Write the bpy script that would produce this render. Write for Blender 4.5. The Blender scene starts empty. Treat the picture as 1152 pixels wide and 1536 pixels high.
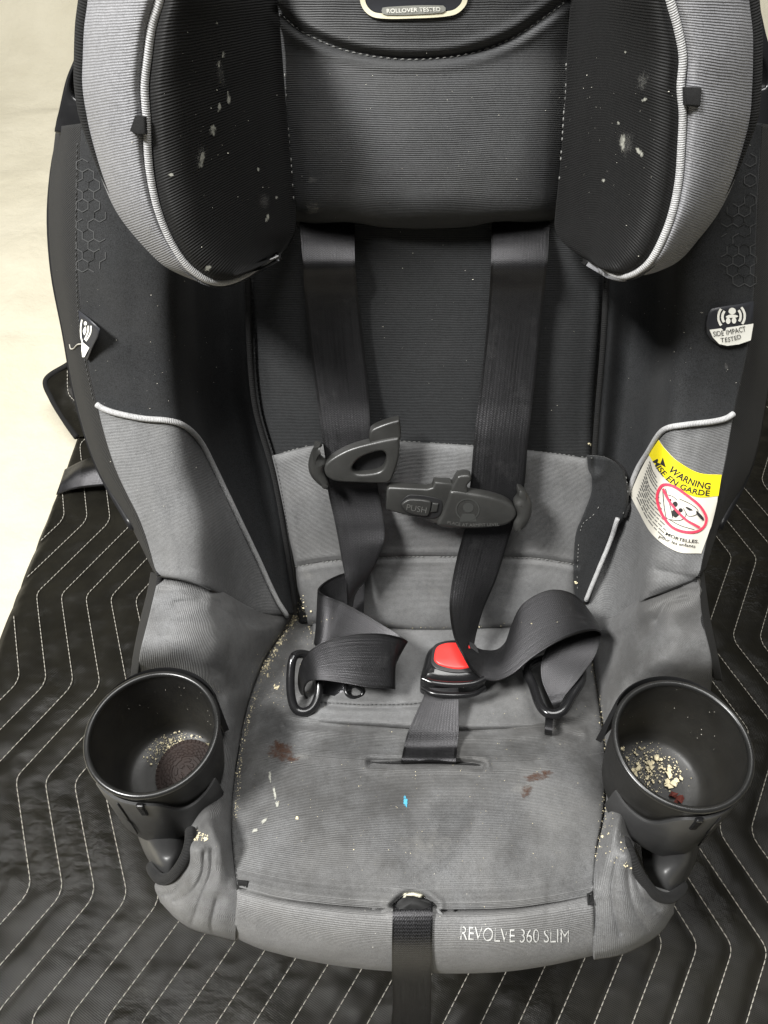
import bpy, bmesh, math, random
import numpy as np
from mathutils import Vector, Matrix, noise
from mathutils.bvhtree import BVHTree

random.seed(7)
SC = bpy.context.scene
COL = SC.collection

# ------------------------------------------------------------------ camera
F, CX, CY = 1155.0, 576.0, 768.0          # focal length and centre in photo pixels
TH, H = math.radians(50.0), 0.85          # pitch below horizontal, lens height above the blanket
cd = bpy.data.cameras.new('camera'); cam = bpy.data.objects.new('camera', cd); COL.objects.link(cam)
cd.sensor_fit = 'VERTICAL'; cd.sensor_height = 36.0; cd.lens = 36.0 * F / 1536.0
cd.clip_start = 0.02; cd.clip_end = 50
cam.location = (0, 0, H); cam.rotation_euler = (math.radians(90) - TH, 0, 0)
SC.camera = cam
# ------------------------------------------------------------------ room light
W = bpy.data.worlds.new('World'); SC.world = W; W.use_nodes = True
W.node_tree.nodes['Background'].inputs[0].default_value = (0.97, 0.985, 1.0, 1)
W.node_tree.nodes['Background'].inputs[1].default_value = 0.06
def area(name, loc, target, sx, sy, power, col=(1, .99, .97)):
    l = bpy.data.lights.new(name, 'AREA'); l.shape = 'RECTANGLE'; l.size = sx; l.size_y = sy
    l.energy = power; l.color = col
    o = bpy.data.objects.new(name, l); COL.objects.link(o); o.location = loc
    o.rotation_euler = (Vector(target) - Vector(loc)).to_track_quat('-Z', 'Y').to_euler()
    return o
area('ceiling_light', (-1.35, -0.35, 2.6), (0.0, 0.4, 0.3), 0.6, 0.4, 155)
area('ceiling_light', (0.2, 0.35, 2.5), (0, 0.45, 0.0), 1.4, 0.9, 52)
SC.view_settings.view_transform = 'Standard'; SC.view_settings.look = 'None'
SC.view_settings.exposure = 0.06; SC.view_settings.gamma = 1.0
SC.view_settings.use_curve_mapping = False

# ------------------------------------------------------------------ geometry helpers
ST, CT = math.sin(TH), math.cos(TH)
FW = np.array([0, CT, -ST]); DN = np.array([0, -ST, -CT]); RT = np.array([1.0, 0, 0])
CAM = np.array([0, 0, H])
def P(px, py, d):
    return CAM + d * (FW + (px - CX) / F * RT + (py - CY) / F * DN)
def PA(a):                                   # (...,3) array of px,py,d -> world
    a = np.asarray(a, float)
    return CAM + a[..., 2:3] * (FW + (a[..., 0:1] - CX) / F * RT + (a[..., 1:2] - CY) / F * DN)
def BK(py): return 0.6298 / (1 - 0.502 * (py - CY) / F)      # distance of the reclined back plane
def PN(py): return 0.8276 / (1 + 1.475 * (py - CY) / F)      # distance of the seat pan plane
def FL(py): return H / (ST + CT * (py - CY) / F)             # distance of the ground
def B(px, py, off): return (px, py, BK(py) + off)
def N_(px, py, off): return (px, py, PN(py) + off)

def crspline(pts, n, closed=False):
    p = np.asarray(pts, float)
    if len(p) == 1: return np.repeat(p, n, 0)
    if closed: p = np.vstack([p, p[:1]])
    seg = np.maximum(np.linalg.norm(np.diff(p[:, :2] if p.shape[1] > 2 else p, axis=0), axis=1), 1e-6) ** 0.7
    t = np.concatenate([[0], np.cumsum(seg)])
    if closed: m0 = (p[1] - p[-2]) / (t[1] + t[-1] - t[-2])
    m = np.zeros_like(p)
    for i in range(len(p)):
        if 0 < i < len(p) - 1: m[i] = (p[i + 1] - p[i - 1]) / (t[i + 1] - t[i - 1])
        elif closed: m[i] = m0
        elif i == 0: m[i] = (p[1] - p[0]) / (t[1] - t[0])
        else: m[i] = (p[-1] - p[-2]) / (t[-1] - t[-2])
    u = np.linspace(0, t[-1], n)
    k = np.clip(np.searchsorted(t, u, 'right') - 1, 0, len(p) - 2)
    hh = (t[k + 1] - t[k])[:, None]; s = ((u - t[k])[:, None]) / hh
    return ((2*s**3 - 3*s**2 + 1) * p[k] + (s**3 - 2*s**2 + s) * hh * m[k]
            + (-2*s**3 + 3*s**2) * p[k + 1] + (s**3 - s**2) * hh * m[k + 1])
def arclen(pts, n):                          # even resample of a polyline
    p = np.asarray(pts, float); L = np.concatenate([[0], np.cumsum(np.linalg.norm(np.diff(p, axis=0), axis=1))])
    u = np.linspace(0, L[-1], n)
    return np.stack([np.interp(u, L, p[:, c]) for c in range(p.shape[1])], 1)

def link(name, me, mat=None, parent=None, smooth=True, sharp=None):
    if mat is not None and not me.materials: me.materials.append(mat)
    if smooth and len(me.polygons):
        me.polygons.foreach_set('use_smooth', [True] * len(me.polygons))
        if sharp: me.set_sharp_from_angle(angle=math.radians(sharp))
    o = bpy.data.objects.new(name, me); COL.objects.link(o)
    if parent is not None: o.parent = parent
    return o
def pymesh(name, verts, faces, mat=None, parent=None, smooth=True, sharp=None, uv=None):
    me = bpy.data.meshes.new(name)
    me.from_pydata([tuple(map(float, v)) for v in verts], [], [tuple(f) for f in faces])
    if uv is not None:
        l = me.uv_layers.new(name='UVMap')
        idx = np.zeros(len(me.loops), int); me.loops.foreach_get('vertex_index', idx)
        l.data.foreach_set('uv', np.asarray(uv, float)[idx].ravel())
    me.update()
    return link(name, me, mat, parent, smooth, sharp)
def empty(name, loc, parent=None):
    o = bpy.data.objects.new(name, None); COL.objects.link(o); o.location = loc
    o.empty_display_size = 0.02
    if parent is not None:
        o.parent = parent; o.location = Vector(loc)
    return o
def tag(o, label=None, cat=None, group=None, kind=None):
    if label: o['label'] = label
    if cat: o['category'] = cat
    if group: o['group'] = group
    if kind: o['kind'] = kind
    return o

CREASES = []                                  # (polyline px, half width px, depth m)
def crease(pts, w, amp, n=30, sharp=False):
    CREASES.append((crspline(pts, n), w, amp, sharp))
def seg_dist(q, pl):
    best = np.full(len(q), 1e9)
    for a, b in zip(pl[:-1], pl[1:]):
        ab = b - a; l2 = max(ab @ ab, 1e-9)
        t = np.clip(((q - a) @ ab) / l2, 0, 1)
        best = np.minimum(best, np.linalg.norm(q - (a + t[:, None] * ab), axis=1))
    return best
def apply_creases(g):
    q = g[..., :2].reshape(-1, 2); add = np.zeros(len(q))
    for pl, w, amp, shp in CREASES:
        lo, hi = pl.min(0) - 3 * w, pl.max(0) + 3 * w
        m = np.all((q > lo) & (q < hi), axis=1)
        if not m.any(): continue
        dd = seg_dist(q[m], pl)
        prof = amp * (np.exp(-1.3 * dd / w) if shp else np.exp(-(dd / w) ** 2)) - 0.30 * amp * np.exp(-((dd - 2.0 * w) / (1.1 * w)) ** 2)
        add[m] += prof
    g[..., 2] += add.reshape(g.shape[:2])
    return g

SURF = []                                     # upholstery triangles for placing stitches, print, crumbs
def grid_faces(nv, nu, closed=False):
    fs = []
    for i in range(nv - 1):
        for j in range(nu - 1):
            a = i * nu + j
            fs.append((a, a + nu, a + nu + 1, a + 1))
    return fs
def patch(name, rows, mat, parent, nu=60, nv=60, roll='', rw=0.012, ra=0.008, thick=0.006, lump=0.0, surf=True, split=None, lscale=22, fade=None):
    R = np.stack([crspline(r, nu) for r in rows])
    G = np.stack([crspline(R[:, j], nv) for j in range(nu)], 1)
    G = apply_creases(G)
    Wd = PA(G)
    lu = np.concatenate([np.zeros((nv, 1)), np.cumsum(np.linalg.norm(np.diff(Wd, axis=1), axis=2), 1)], 1)
    lv = np.concatenate([np.zeros((1, nu)), np.cumsum(np.linalg.norm(np.diff(Wd, axis=0), axis=2), 0)], 0)
    def rl(dist):
        t = np.clip(dist / rw, 0, 1); return ra * (1 - np.sqrt(np.clip(1 - (1 - t) ** 2, 0, 1)))
    add = np.zeros((nv, nu))
    if 'L' in roll: add = np.maximum(add, rl(lu))
    if 'R' in roll: add = np.maximum(add, rl(lu[:, -1:] - lu))
    if 'T' in roll: add = np.maximum(add, rl(lv))
    if 'B' in roll: add = np.maximum(add, rl(lv[-1:] - lv))
    if lump:
        for i in range(nv):
            for j in range(nu):
                w = Wd[i, j]
                add[i, j] += lump * (noise.noise(Vector(w * lscale)) + .5 * noise.noise(Vector(w * lscale * 2.3)))
    if fade:
        tt = np.clip((np.linspace(0, 1, nv) - fade[0]) / (fade[1] - fade[0]), 0, 1)[:, None]; add0 = add * (1 - tt * tt * (3 - 2 * tt)); add = add0
    G[..., 2] += add
    Wd = PA(G)
    vm = lv[:, nu // 2]
    uv = np.stack([lu, np.repeat(vm[:, None], nu, 1)], -1).reshape(-1, 2)
    V = Wd.reshape(-1, 3); fs = grid_faces(nv, nu)
    if surf: SURF.append((V, fs))
    if split is None:
        o = pymesh(name, V, fs, mat, parent, uv=uv)
        if thick:
            m = o.modifiers.new('thickness', 'SOLIDIFY'); m.thickness = thick; m.offset = -1
        return o
    out = []                                  # split = (function(px array)->bool, name2, mat2)
    q = G[..., :2].reshape(-1, 2)
    cen = np.array([q[list(f)].mean(0) for f in fs]); side = split[0](cen)
    for flag, nm, mt in ((False, name, mat), (True, split[1], split[2])):
        sub = [f for f, s in zip(fs, side) if bool(s) == flag]
        used = sorted({v for f in sub for v in f}); mp = {v: k for k, v in enumerate(used)}
        o = pymesh(nm, V[used], [tuple(mp[v] for v in f) for f in sub], mt, parent, uv=uv[used])
        if thick:
            m = o.modifiers.new('thickness', 'SOLIDIFY'); m.thickness = thick; m.offset = -1
        out.append(o)
    out[1].parent = out[0] if parent is not None else None
    return out

_bvh = [None, 0]
def hit(px, py):
    if _bvh[0] is None or _bvh[1] != len(SURF):
        vs, fs, o = [], [], 0
        for V, f in SURF:
            vs += [Vector(v) for v in V]; fs += [tuple(k + o for k in q) for q in f]; o += len(V)
        _bvh[0] = BVHTree.FromPolygons(vs, fs); _bvh[1] = len(SURF)
    r = Vector(FW + (px - CX) / F * RT + (py - CY) / F * DN).normalized()
    loc, nor, idx, dist = _bvh[0].ray_cast(Vector(CAM), r)
    if loc is None:
        return Vector(P(px, py, FL(py))), Vector((0, 0, 1))
    if nor.dot(r) > 0: nor = -nor
    return loc, nor
def hp(px, py, lift=0.0):
    l, n = hit(px, py); return np.array(l + n * lift)
def hd(px, py, lift=0.0):                     # hit as px,py,d (lift towards the lens)
    l, n = hit(px, py); d = float((np.array(l) - CAM) @ FW)
    return (px, py, d - lift)

def tube_mesh(paths, r, ns=8, cap=True):
    V, Fc, UV = [], [], []
    for pts in paths:
        p = np.asarray(pts, float); n = len(p)
        rr = r if hasattr(r, '__len__') else [r] * n
        t = np.gradient(p, axis=0); t /= np.maximum(np.linalg.norm(t, axis=1, keepdims=True), 1e-9)
        up = np.array([0, -0.6, 0.8]); o = len(V); L = 0
        if abs(t[0] @ up) > .95: up = np.array([1.0, 0, 0])
        for i in range(n):
            a = np.cross(t[i], up); a /= max(np.linalg.norm(a), 1e-9); b = np.cross(a, t[i]); up = b
            if i: L += np.linalg.norm(p[i] - p[i - 1])
            for k in range(ns):
                an = 2 * math.pi * k / ns
                V.append(p[i] + rr[i] * (math.cos(an) * a + math.sin(an) * b)); UV.append((k / ns, L))
        for i in range(n - 1):
            for k in range(ns):
                k2 = (k + 1) % ns
                Fc.append((o + i * ns + k, o + i * ns + k2, o + (i + 1) * ns + k2, o + (i + 1) * ns + k))
        if cap:
            Fc.append(tuple(o + k for k in range(ns))[::-1]); Fc.append(tuple(o + (n - 1) * ns + k for k in range(ns)))
    return V, Fc, UV
def tube(name, pts, r, mat, parent, ns=8, n=60, raw=False, closed=False):
    p = np.asarray(pts, float) if raw else PA(crspline(pts, n, closed))
    if raw and n: p = crspline(p, n, closed)
    V, Fc, UV = tube_mesh([p], r, ns)
    return pymesh(name, V, Fc, mat, parent, uv=UV, sharp=50)
def surf_tube(name, px, r, mat, parent, sink=0.3, n=80, ns=8):
    q = arclen(crspline(px, 200), n)
    pts = [hp(a, b, r * (1 - sink)) for a, b in q]
    pts = np.array(pts)
    for _ in range(2): pts[1:-1] = .25 * pts[:-2] + .5 * pts[1:-1] + .25 * pts[2:]
    V, Fc, UV = tube_mesh([pts], r, ns)
    return pymesh(name, V, Fc, mat, parent, uv=UV)
def stitches(name, px, mat, parent, ln=0.003, gap=0.0016, r=0.00042, lift=0.0003, pts3=None, skip=0.0):
    if pts3 is None:
        q = arclen(crspline(px, 120), 160); pts3 = np.array([hp(a, b, lift) for a, b in q])
    L = np.concatenate([[0], np.cumsum(np.linalg.norm(np.diff(pts3, axis=0), axis=1))])
    paths, s = [], 0.0
    at = lambda u: np.array([np.interp(u, L, pts3[:, c]) for c in range(3)])
    rs = random.Random(len(name) + int(L[-1] * 1e5))
    while s < L[-1] - ln:
        if rs.random() >= skip:
            a, b = at(s), at(s + ln * rs.uniform(.85, 1.1)); m = (a + b) / 2
            paths.append([a, m + np.array([0, -.0002, .0003]), b])
        s += ln + gap
    if not paths: return None
    V, Fc, UV = [], [], []
    v, f, u = tube_mesh(paths, [r * .6, r, r * .6], 5)
    return tag(pymesh(name, v, f, mat, parent), kind='stuff')
def strip(name, edges, mat, parent, n=120, thick=0.0014, cross=7, camber=0.0, surf=False):
    """webbing from (A,B) edge stations, each px,py,d"""
    ea = crspline([e[0] for e in edges], n); eb = crspline([e[1] for e in edges], n)
    A, Bq = PA(ea), PA(eb); V, UV = [], []
    L = np.concatenate([[0], np.cumsum(np.linalg.norm(np.diff((A + Bq) / 2, axis=0), axis=1))])
    tang = np.gradient((A + Bq) / 2, axis=0)
    for i in range(n):
        nn = np.cross(Bq[i] - A[i], tang[i]); nn /= max(np.linalg.norm(nn), 1e-9)
        for k in range(cross):
            s = k / (cross - 1)
            V.append(A[i] * (1 - s) + Bq[i] * s - nn * camber * (4 * s * (1 - s))); UV.append((s * .038, L[i]))
    fs = grid_faces(n, cross)
    if surf: SURF.append((np.array(V), fs))
    o = pymesh(name, V, fs, mat, parent, uv=UV)
    m = o.modifiers.new('thickness', 'SOLIDIFY'); m.thickness = thick; m.offset = 0
    m = o.modifiers.new('crisp_edge', 'EDGE_SPLIT'); m.split_angle = math.radians(50)
    return o

class Plane:
    def __init__(s, px, py, d, slope=None, ex=None, ey=None):
        s.o = P(px, py, d)
        if ey is None:
            ey = -DN + FW * slope
        s.ey = ey / np.linalg.norm(ey); s.ex = RT.copy() if ex is None else ex / np.linalg.norm(ex)
        s.n = np.cross(s.ex, s.ey); s.n /= np.linalg.norm(s.n)
        if s.n @ FW > 0: s.n = -s.n
    def loc(s, px, py):
        r = FW + (px - CX) / F * RT + (py - CY) / F * DN
        t = ((s.o - CAM) @ s.n) / (r @ s.n); w = CAM + r * t - s.o
        return np.array([w @ s.ex, w @ s.ey])
    def w(s, x, y, z): return s.o + s.ex * x + s.ey * y + s.n * z
BKS, PNS = -0.502, 1.475
def curve_mesh(outs, h, bev, res=3, off=True):
    cu = bpy.data.curves.new('tmp', 'CURVE'); cu.dimensions = '2D'; cu.fill_mode = 'BOTH'
    cu.extrude = max(h / 2 - bev, 0); cu.bevel_depth = bev; cu.bevel_resolution = res
    if off: cu.offset = -bev
    for o in outs:
        sp = cu.splines.new('POLY'); sp.points.add(len(o) - 1)
        for p, q in zip(sp.points, o): p.co = (q[0], q[1], 0, 1)
        sp.use_cyclic_u = True
    ob = bpy.data.objects.new('tmp', cu); COL.objects.link(ob)
    bpy.context.view_layer.update()
    dg = bpy.context.evaluated_depsgraph_get()
    me = bpy.data.meshes.new_from_object(ob.evaluated_get(dg))
    bpy.data.objects.remove(ob); bpy.data.curves.remove(cu)
    return me
def plate(name, outs, pl, z0, z1, bev, mat, parent, smooth_out=True, n=60, sharp=35, bulge=None):
    """solid from pixel outlines lying on plane pl, between z0 and z1 along its normal"""
    loc = []
    for o in outs:
        q = crspline(o, n, True)[:-1] if smooth_out else np.asarray(o, float)
        loc.append([pl.loc(a, b) for a, b in q])
    me = curve_mesh(loc, z1 - z0, bev)
    zm = (z0 + z1) / 2
    for v in me.vertices:
        z = v.co.z + zm
        if bulge: z += bulge(v.co.x, v.co.y)
        v.co = Vector(pl.w(v.co.x, v.co.y, z))
    bm = bmesh.new(); bm.from_mesh(me); bmesh.ops.remove_doubles(bm, verts=bm.verts, dist=1e-6)
    bmesh.ops.recalc_face_normals(bm, faces=bm.faces); bm.to_mesh(me); bm.free()
    me.materials.clear()
    return link(name, me, mat, parent, True, sharp)
def text_px(name, s, path, hpx, mat, parent, lift=0.0006, spacing=1.0, pos=None, bold=0.0, fit=True):
    """flat printed text along a pixel baseline, laid onto the surface"""
    cu = bpy.data.curves.new('tmp', 'FONT'); cu.body = s; cu.size = 1.0; cu.space_character = spacing; cu.offset = bold
    cu.resolution_u = 3; cu.fill_mode = 'FRONT'
    ob = bpy.data.objects.new('tmp', cu); COL.objects.link(ob); bpy.context.view_layer.update()
    me = bpy.data.meshes.new_from_object(ob.evaluated_get(bpy.context.evaluated_depsgraph_get()))
    bpy.data.objects.remove(ob); bpy.data.curves.remove(cu)
    xs = [v.co.x for v in me.vertices]; x0, x1 = min(xs), max(xs)
    b = arclen(crspline(path, 60), 60); L = np.concatenate([[0], np.cumsum(np.linalg.norm(np.diff(b, axis=0), axis=1))])
    for v in me.vertices:
        u = (v.co.x - x0) / (x1 - x0) * L[-1]
        c = np.array([np.interp(u, L, b[:, 0]), np.interp(u, L, b[:, 1])])
        e = min(max(u, 1), L[-1] - 1)
        t = np.array([np.interp(e + 1, L, b[:, 0]) - np.interp(e - 1, L, b[:, 0]), np.interp(e + 1, L, b[:, 1]) - np.interp(e - 1, L, b[:, 1])])
        t /= np.linalg.norm(t); up = np.array([t[1], -t[0]])
        q = c + up * v.co.y / 0.7 * hpx
        v.co = Vector(pos(q[0], q[1]) if pos else hp(q[0], q[1], lift))
    me.materials.clear(); me.update()
    return link(name, me, mat, parent, False)
def stroke(name, paths, wpx, mat, parent, lift=0.0006, n=None, pos=None, closed=False):
    V, Fc = [], []
    for pa in paths:
        q = crspline(pa, (n or max(8, 5 * len(pa))), closed) if len(pa) > 2 else arclen(np.array(pa, float), n or 6)
        t = np.gradient(q, axis=0)
        if closed: t[0] = t[-1] = q[1] - q[-2]
        t /= np.maximum(np.linalg.norm(t, axis=1, keepdims=True), 1e-9); nn = np.stack([t[:, 1], -t[:, 0]], 1)
        o = len(V)
        for a, b in zip(q, nn):
            for s in (-.5, .5):
                c = a + b * wpx * s
                V.append(pos(c[0], c[1]) if pos else hp(c[0], c[1], lift))
        for i in range(len(q) - 1):
            Fc.append((o + 2*i, o + 2*i + 2, o + 2*i + 3, o + 2*i + 1))
    return pymesh(name, V, Fc, mat, parent, smooth=False)
def blob(name, outlines, mat, parent, lift=0.0006, pos=None, smooth_out=True, rings=3, n=None, thick=0):
    V, Fc, UV = [], [], []
    for o_ in outlines:
        q = crspline(o_, n or max(14, 4 * len(o_)), True)[:-1] if smooth_out else np.asarray(o_, float)
        c = q.mean(0); o = len(V); m = len(q)
        V.append(pos(*c) if pos else hp(c[0], c[1], lift)); UV.append((0, 0))
        for r in range(1, rings + 1):
            for a in q:
                UV.append((r / rings, 0))
                b = c + (a - c) * r / rings
                V.append(pos(*b) if pos else hp(b[0], b[1], lift))
        for k in range(m):
            k2 = (k + 1) % m
            Fc.append((o, o + 1 + k2, o + 1 + k))
            for r in range(rings - 1):
                s = o + 1 + r * m
                Fc.append((s + k, s + k2, s + m + k2, s + m + k))
    ob = pymesh(name, V, Fc, mat, parent, smooth=True, uv=UV)
    if thick:
        md = ob.modifiers.new('thickness', 'SOLIDIFY'); md.thickness = thick; md.offset = 0
    return ob
def lathe(prof, c, ns=72, a0=0, a1=2 * math.pi):
    V, Fc = [], []; full = abs(a1 - a0 - 2 * math.pi) < 1e-6; m = len(prof); k_ = ns if full else ns + 1
    for k in range(k_):
        an = a0 + (a1 - a0) * k / ns
        for r, z in prof: V.append((c[0] + r * math.cos(an), c[1] + r * math.sin(an), c[2] + z))
    for k in range(ns):
        k2 = (k + 1) % k_
        for i in range(m - 1): Fc.append((k * m + i, k2 * m + i, k2 * m + i + 1, k * m + i + 1))
    return V, Fc

# ------------------------------------------------------------------ materials
class NT:
    def __init__(s, name):
        s.m = bpy.data.materials.new(name); s.m.use_nodes = True; s.t = s.m.node_tree
        s.b = s.t.nodes['Principled BSDF']; s.out = s.t.nodes['Material Output']
    def n(s, ty, ins=None, **kw):
        x = s.t.nodes.new(ty)
        for k, v in kw.items(): setattr(x, k, v)
        for k, v in (ins or {}).items():
            if hasattr(v, 'is_output') or isinstance(v, bpy.types.NodeSocket): s.t.links.new(v, x.inputs[k])
            else: x.inputs[k].default_value = v
        return x
    def math(s, op, a, b=None, c=None, clamp=False):
        i = {0: a}
        if b is not None: i[1] = b
        if c is not None: i[2] = c
        return s.n('ShaderNodeMath', i, operation=op, use_clamp=clamp).outputs[0]
    def set(s, k, v):
        if isinstance(v, bpy.types.NodeSocket): s.t.links.new(v, s.b.inputs[k])
        else: s.b.inputs[k].default_value = v
    def mix(s, fac, a, b, bt='MIX'):
        x = s.n('ShaderNodeMix', data_type='RGBA', blend_type=bt)
        for k, v in ((0, fac), (6, a), (7, b)):
            if isinstance(v, bpy.types.NodeSocket): s.t.links.new(v, x.inputs[k])
            else: x.inputs[k].default_value = v
        return x.outputs[2]
    def ramp(s, f, p0, p1, c0=(0, 0, 0, 1), c1=(1, 1, 1, 1)):
        r = s.n('ShaderNodeValToRGB', {0: f}); e = r.color_ramp.elements
        e[0].position = p0; e[1].position = p1; e[0].color = c0; e[1].color = c1
        return r.outputs[0]
    def noise(s, co, sc, det=3, rough=.5):
        return s.n('ShaderNodeTexNoise', {'Vector': co, 'Scale': sc, 'Detail': det, 'Roughness': rough}).outputs[0]
    def co(s, k='Object'): return s.n('ShaderNodeTexCoord').outputs[k]
    def bump(s, h, st, dist=.001):
        s.set('Normal', s.n('ShaderNodeBump', {'Height': h, 'Strength': st, 'Distance': dist}).outputs[0])
def g4(v, w=(1, 1, 1)): return (v * w[0], v * w[1], v * w[2], 1)
def fabric(name, v, rib=0.0, sp=0.0021, tint=(1, 1, 1), axis=1, sheen=.25, grime=.25, speck=.45, diag=0.0, rough=.85, dirt=0.0, spec=.25):
    m = NT(name); o = m.co('Object'); uv = m.n('ShaderNodeSeparateXYZ', {0: m.co('UV')}).outputs
    fine = m.noise(o, 1500, 2, .6); mid = m.noise(o, 260, 3, .6); big = m.noise(o, 14, 5, .6)
    base = m.mix(m.ramp(fine, .3, .7), g4(v * (1 - speck), tint), g4(v * (1 + speck), tint))
    base = m.mix(m.ramp(mid, .35, .75), base, m.mix(.5, base, g4(v * 1.5, tint)))
    base = m.mix(m.math('MULTIPLY', m.ramp(big, .42, .72), grime), base, g4(v * 1.7 + .006, (1, .98, .93)))
    if dirt:
        d1 = m.ramp(m.noise(o, 8.5, 7, .66), .40, .64); d2 = m.ramp(m.noise(o, 48, 5, .7), .45, .75)
        base = m.mix(m.math('MULTIPLY', m.math('MULTIPLY_ADD', d2, .45, d1, clamp=True), dirt), base, g4(v * .33, (1, .96, .9)))
    h = m.math('MULTIPLY', fine, .35)
    if rib:
        wob = m.math('MULTIPLY', m.math('SUBTRACT', m.noise(o, 60, 2), .5), .0009)
        c = m.math('ADD', uv[axis], wob)
        if diag: c = m.math('ADD', c, m.math('MULTIPLY', uv[1 - axis], diag))
        s = m.math('MULTIPLY_ADD', m.math('SINE', m.math('MULTIPLY', c, 2 * math.pi / sp)), .5, .5)
        base = m.mix(m.math('MULTIPLY', m.math('SUBTRACT', 1.0, s), rib), base, g4(v * .18, tint))
        h = m.math('ADD', h, m.math('MULTIPLY', s, 1.2))
    m.set('Base Color', base); m.set('Roughness', rough); m.set('Sheen Weight', sheen); m.set('Sheen Roughness', .45)
    m.set('Specular IOR Level', spec)
    m.bump(h, .5 if rib else .4, .0005)
    return m.m
def plain(name, col, rough=.5, spec=.5, nb=0.0, nsc=300, metallic=0.0, coat=0.0, var=.0):
    m = NT(name); o = m.co('Object')
    if var:
        m.set('Base Color', m.mix(m.ramp(m.noise(o, 35, 6, .65), .35, .75), (*[c * (1 - var) for c in col], 1), (*[min(1, c * (1 + var)) for c in col], 1)))
    else: m.set('Base Color', (*col, 1))
    if nb:
        m.bump(m.noise(o, nsc, 4, .6), nb, .0006)
        m.set('Roughness', m.math('MULTIPLY_ADD', m.noise(o, 60, 4), .3, rough - .15))
    else: m.set('Roughness', rough)
    m.set('Specular IOR Level', spec); m.set('Metallic', metallic); m.set('Coat Weight', coat)
    return m.m
def webbing(name, v, rough=.46, sp=.0013):
    m = NT(name); uv = m.n('ShaderNodeSeparateXYZ', {0: m.co('UV')}).outputs; o = m.co('Object')
    tri = m.math('PINGPONG', uv[0], .0012)
    ch = m.math('MULTIPLY_ADD', m.math('SINE', m.math('MULTIPLY', m.math('ADD', uv[1], m.math('MULTIPLY', tri, .8)), 2 * math.pi / sp)), .5, .5)
    cu = m.n('ShaderNodeCombineXYZ', {0: m.math('MULTIPLY', uv[0], 900), 1: m.math('MULTIPLY', uv[1], 14)}).outputs[0]
    streak = m.noise(cu, 1.0, 3, .6)                       # long yarn streaks along the belt
    n = m.noise(o, 1300, 2)
    h = m.math('ADD', m.math('MULTIPLY', ch, .3), m.math('ADD', m.math('MULTIPLY', n, .6), m.math('MULTIPLY', streak, .7)))
    c = m.mix(m.ramp(streak, .35, .7), g4(v * .5), g4(v * 1.7, (1, 1, 1.05)))
    c = m.mix(m.ramp(m.math('MULTIPLY', m.math('ADD', ch, .3), n), .38, .62), c, g4(v * 4.2, (1, 1, 1.05)))
    dust = m.ramp(m.noise(o, 55, 6, .7), .56, .82)
    c = m.mix(m.math('MULTIPLY', dust, .25), c, g4(.07))
    edge = m.math('LESS_THAN', m.math('ABSOLUTE', m.math('SUBTRACT', uv[0], .019)), .0172)
    c = m.mix(edge, g4(v * .6), c)
    m.set('Base Color', c); m.set('Roughness', m.math('MULTIPLY_ADD', streak, .2, rough - .17)); m.set('Specular IOR Level', .4); m.set('Specular Tint', (.98, .965, 1, 1))
    m.bump(h, .5, .0004)
    return m.m
def decal(name, col, scale, lo, hi, op=1.0, rough=.9, stretch=(1, 1, 1)):
    m = NT(name); o = m.co('Object')
    mp = m.n('ShaderNodeMapping', {'Vector': o, 'Scale': stretch}).outputs[0]
    rad = m.n('ShaderNodeSeparateXYZ', {0: m.co('UV')}).outputs[0]
    fall = m.math('SUBTRACT', 1.0, m.math('POWER', rad, 2.2))
    nz = m.math('ADD', m.noise(mp, scale, 5, .7), m.math('MULTIPLY', m.math('SUBTRACT', fall, .75), .45))
    a = m.math('MULTIPLY', m.math('MULTIPLY', m.ramp(nz, lo, hi), op), m.math('MULTIPLY', fall, 2.0, clamp=True))
    m.set('Base Color', (*col, 1)); m.set('Roughness', rough); m.set('Alpha', a); m.set('Specular IOR Level', .1)
    return m.m
M = {}
M['black'] = fabric('black knit', .020, tint=(.94, .985, 1.03), rib=.2, sp=.0012, grime=.12, sheen=.03)
M['blackplain'] = fabric('black brushed knit', .0175, tint=(.93, .98, 1.04), grime=.3, speck=.8, sheen=.05)
M['wingblack'] = fabric('black wing knit', .009, rib=.3, sp=.0013, grime=.05, sheen=.02, rough=.62, spec=.2)
M['headrest'] = fabric('charcoal ribbed knit', .034, rib=.2, tint=(.96, .985, 1.02), sp=.0012, grime=.3, sheen=.05, rough=.55, spec=.28)
M['band'] = fabric('black ribbed side knit', .017, rib=.6, sp=.0015, grime=.05, diag=.35, sheen=.02)
M['wing'] = fabric('grey ribbed knit', .185, rib=.2, sp=.0013, tint=(.98, .985, 1.03), grime=.15, sheen=.06, rough=.6, spec=.3)
M['grey'] = fabric('grey heather knit', .14, dirt=.45, rib=.15, sp=.0011, grime=.25, speck=.3, sheen=.06, tint=(.98, .99, 1.0), rough=.65, spec=.3)
M['thigh'] = fabric('grey ribbed side knit', .15, dirt=.3, rib=.3, sp=.0012, grime=.2, sheen=.06, tint=(.98, .99, 1.0), rough=.6, spec=.35)
M['pan'] = fabric('worn grey seat knit', .115, dirt=.75, rib=.16, sp=.0013, grime=.5, sheen=.06, tint=(.98, .99, 1.0), rough=.6, spec=.35)
M['apron'] = fabric('grey front knit', .15, dirt=.35, rib=.25, sp=.0014, grime=.3, sheen=.06, rough=.6, spec=.3)
M['side'] = fabric('grey side knit', .125, dirt=.65, rib=.2, sp=.0013, axis=0, grime=.4, sheen=.06, tint=(.98, .99, 1.0), rough=.58, spec=.35)
M['piping'] = fabric('light grey piping', .34, rib=.15, sp=.0011, grime=.2, sheen=.1)
M['blackpiping'] = fabric('black welt', .010, rib=.4, sp=.0014, grime=.1, sheen=.03)
M['plastic'] = plain('black moulded plastic', (.013, .013, .0135), .38, .45, nb=.12, nsc=700)
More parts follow.
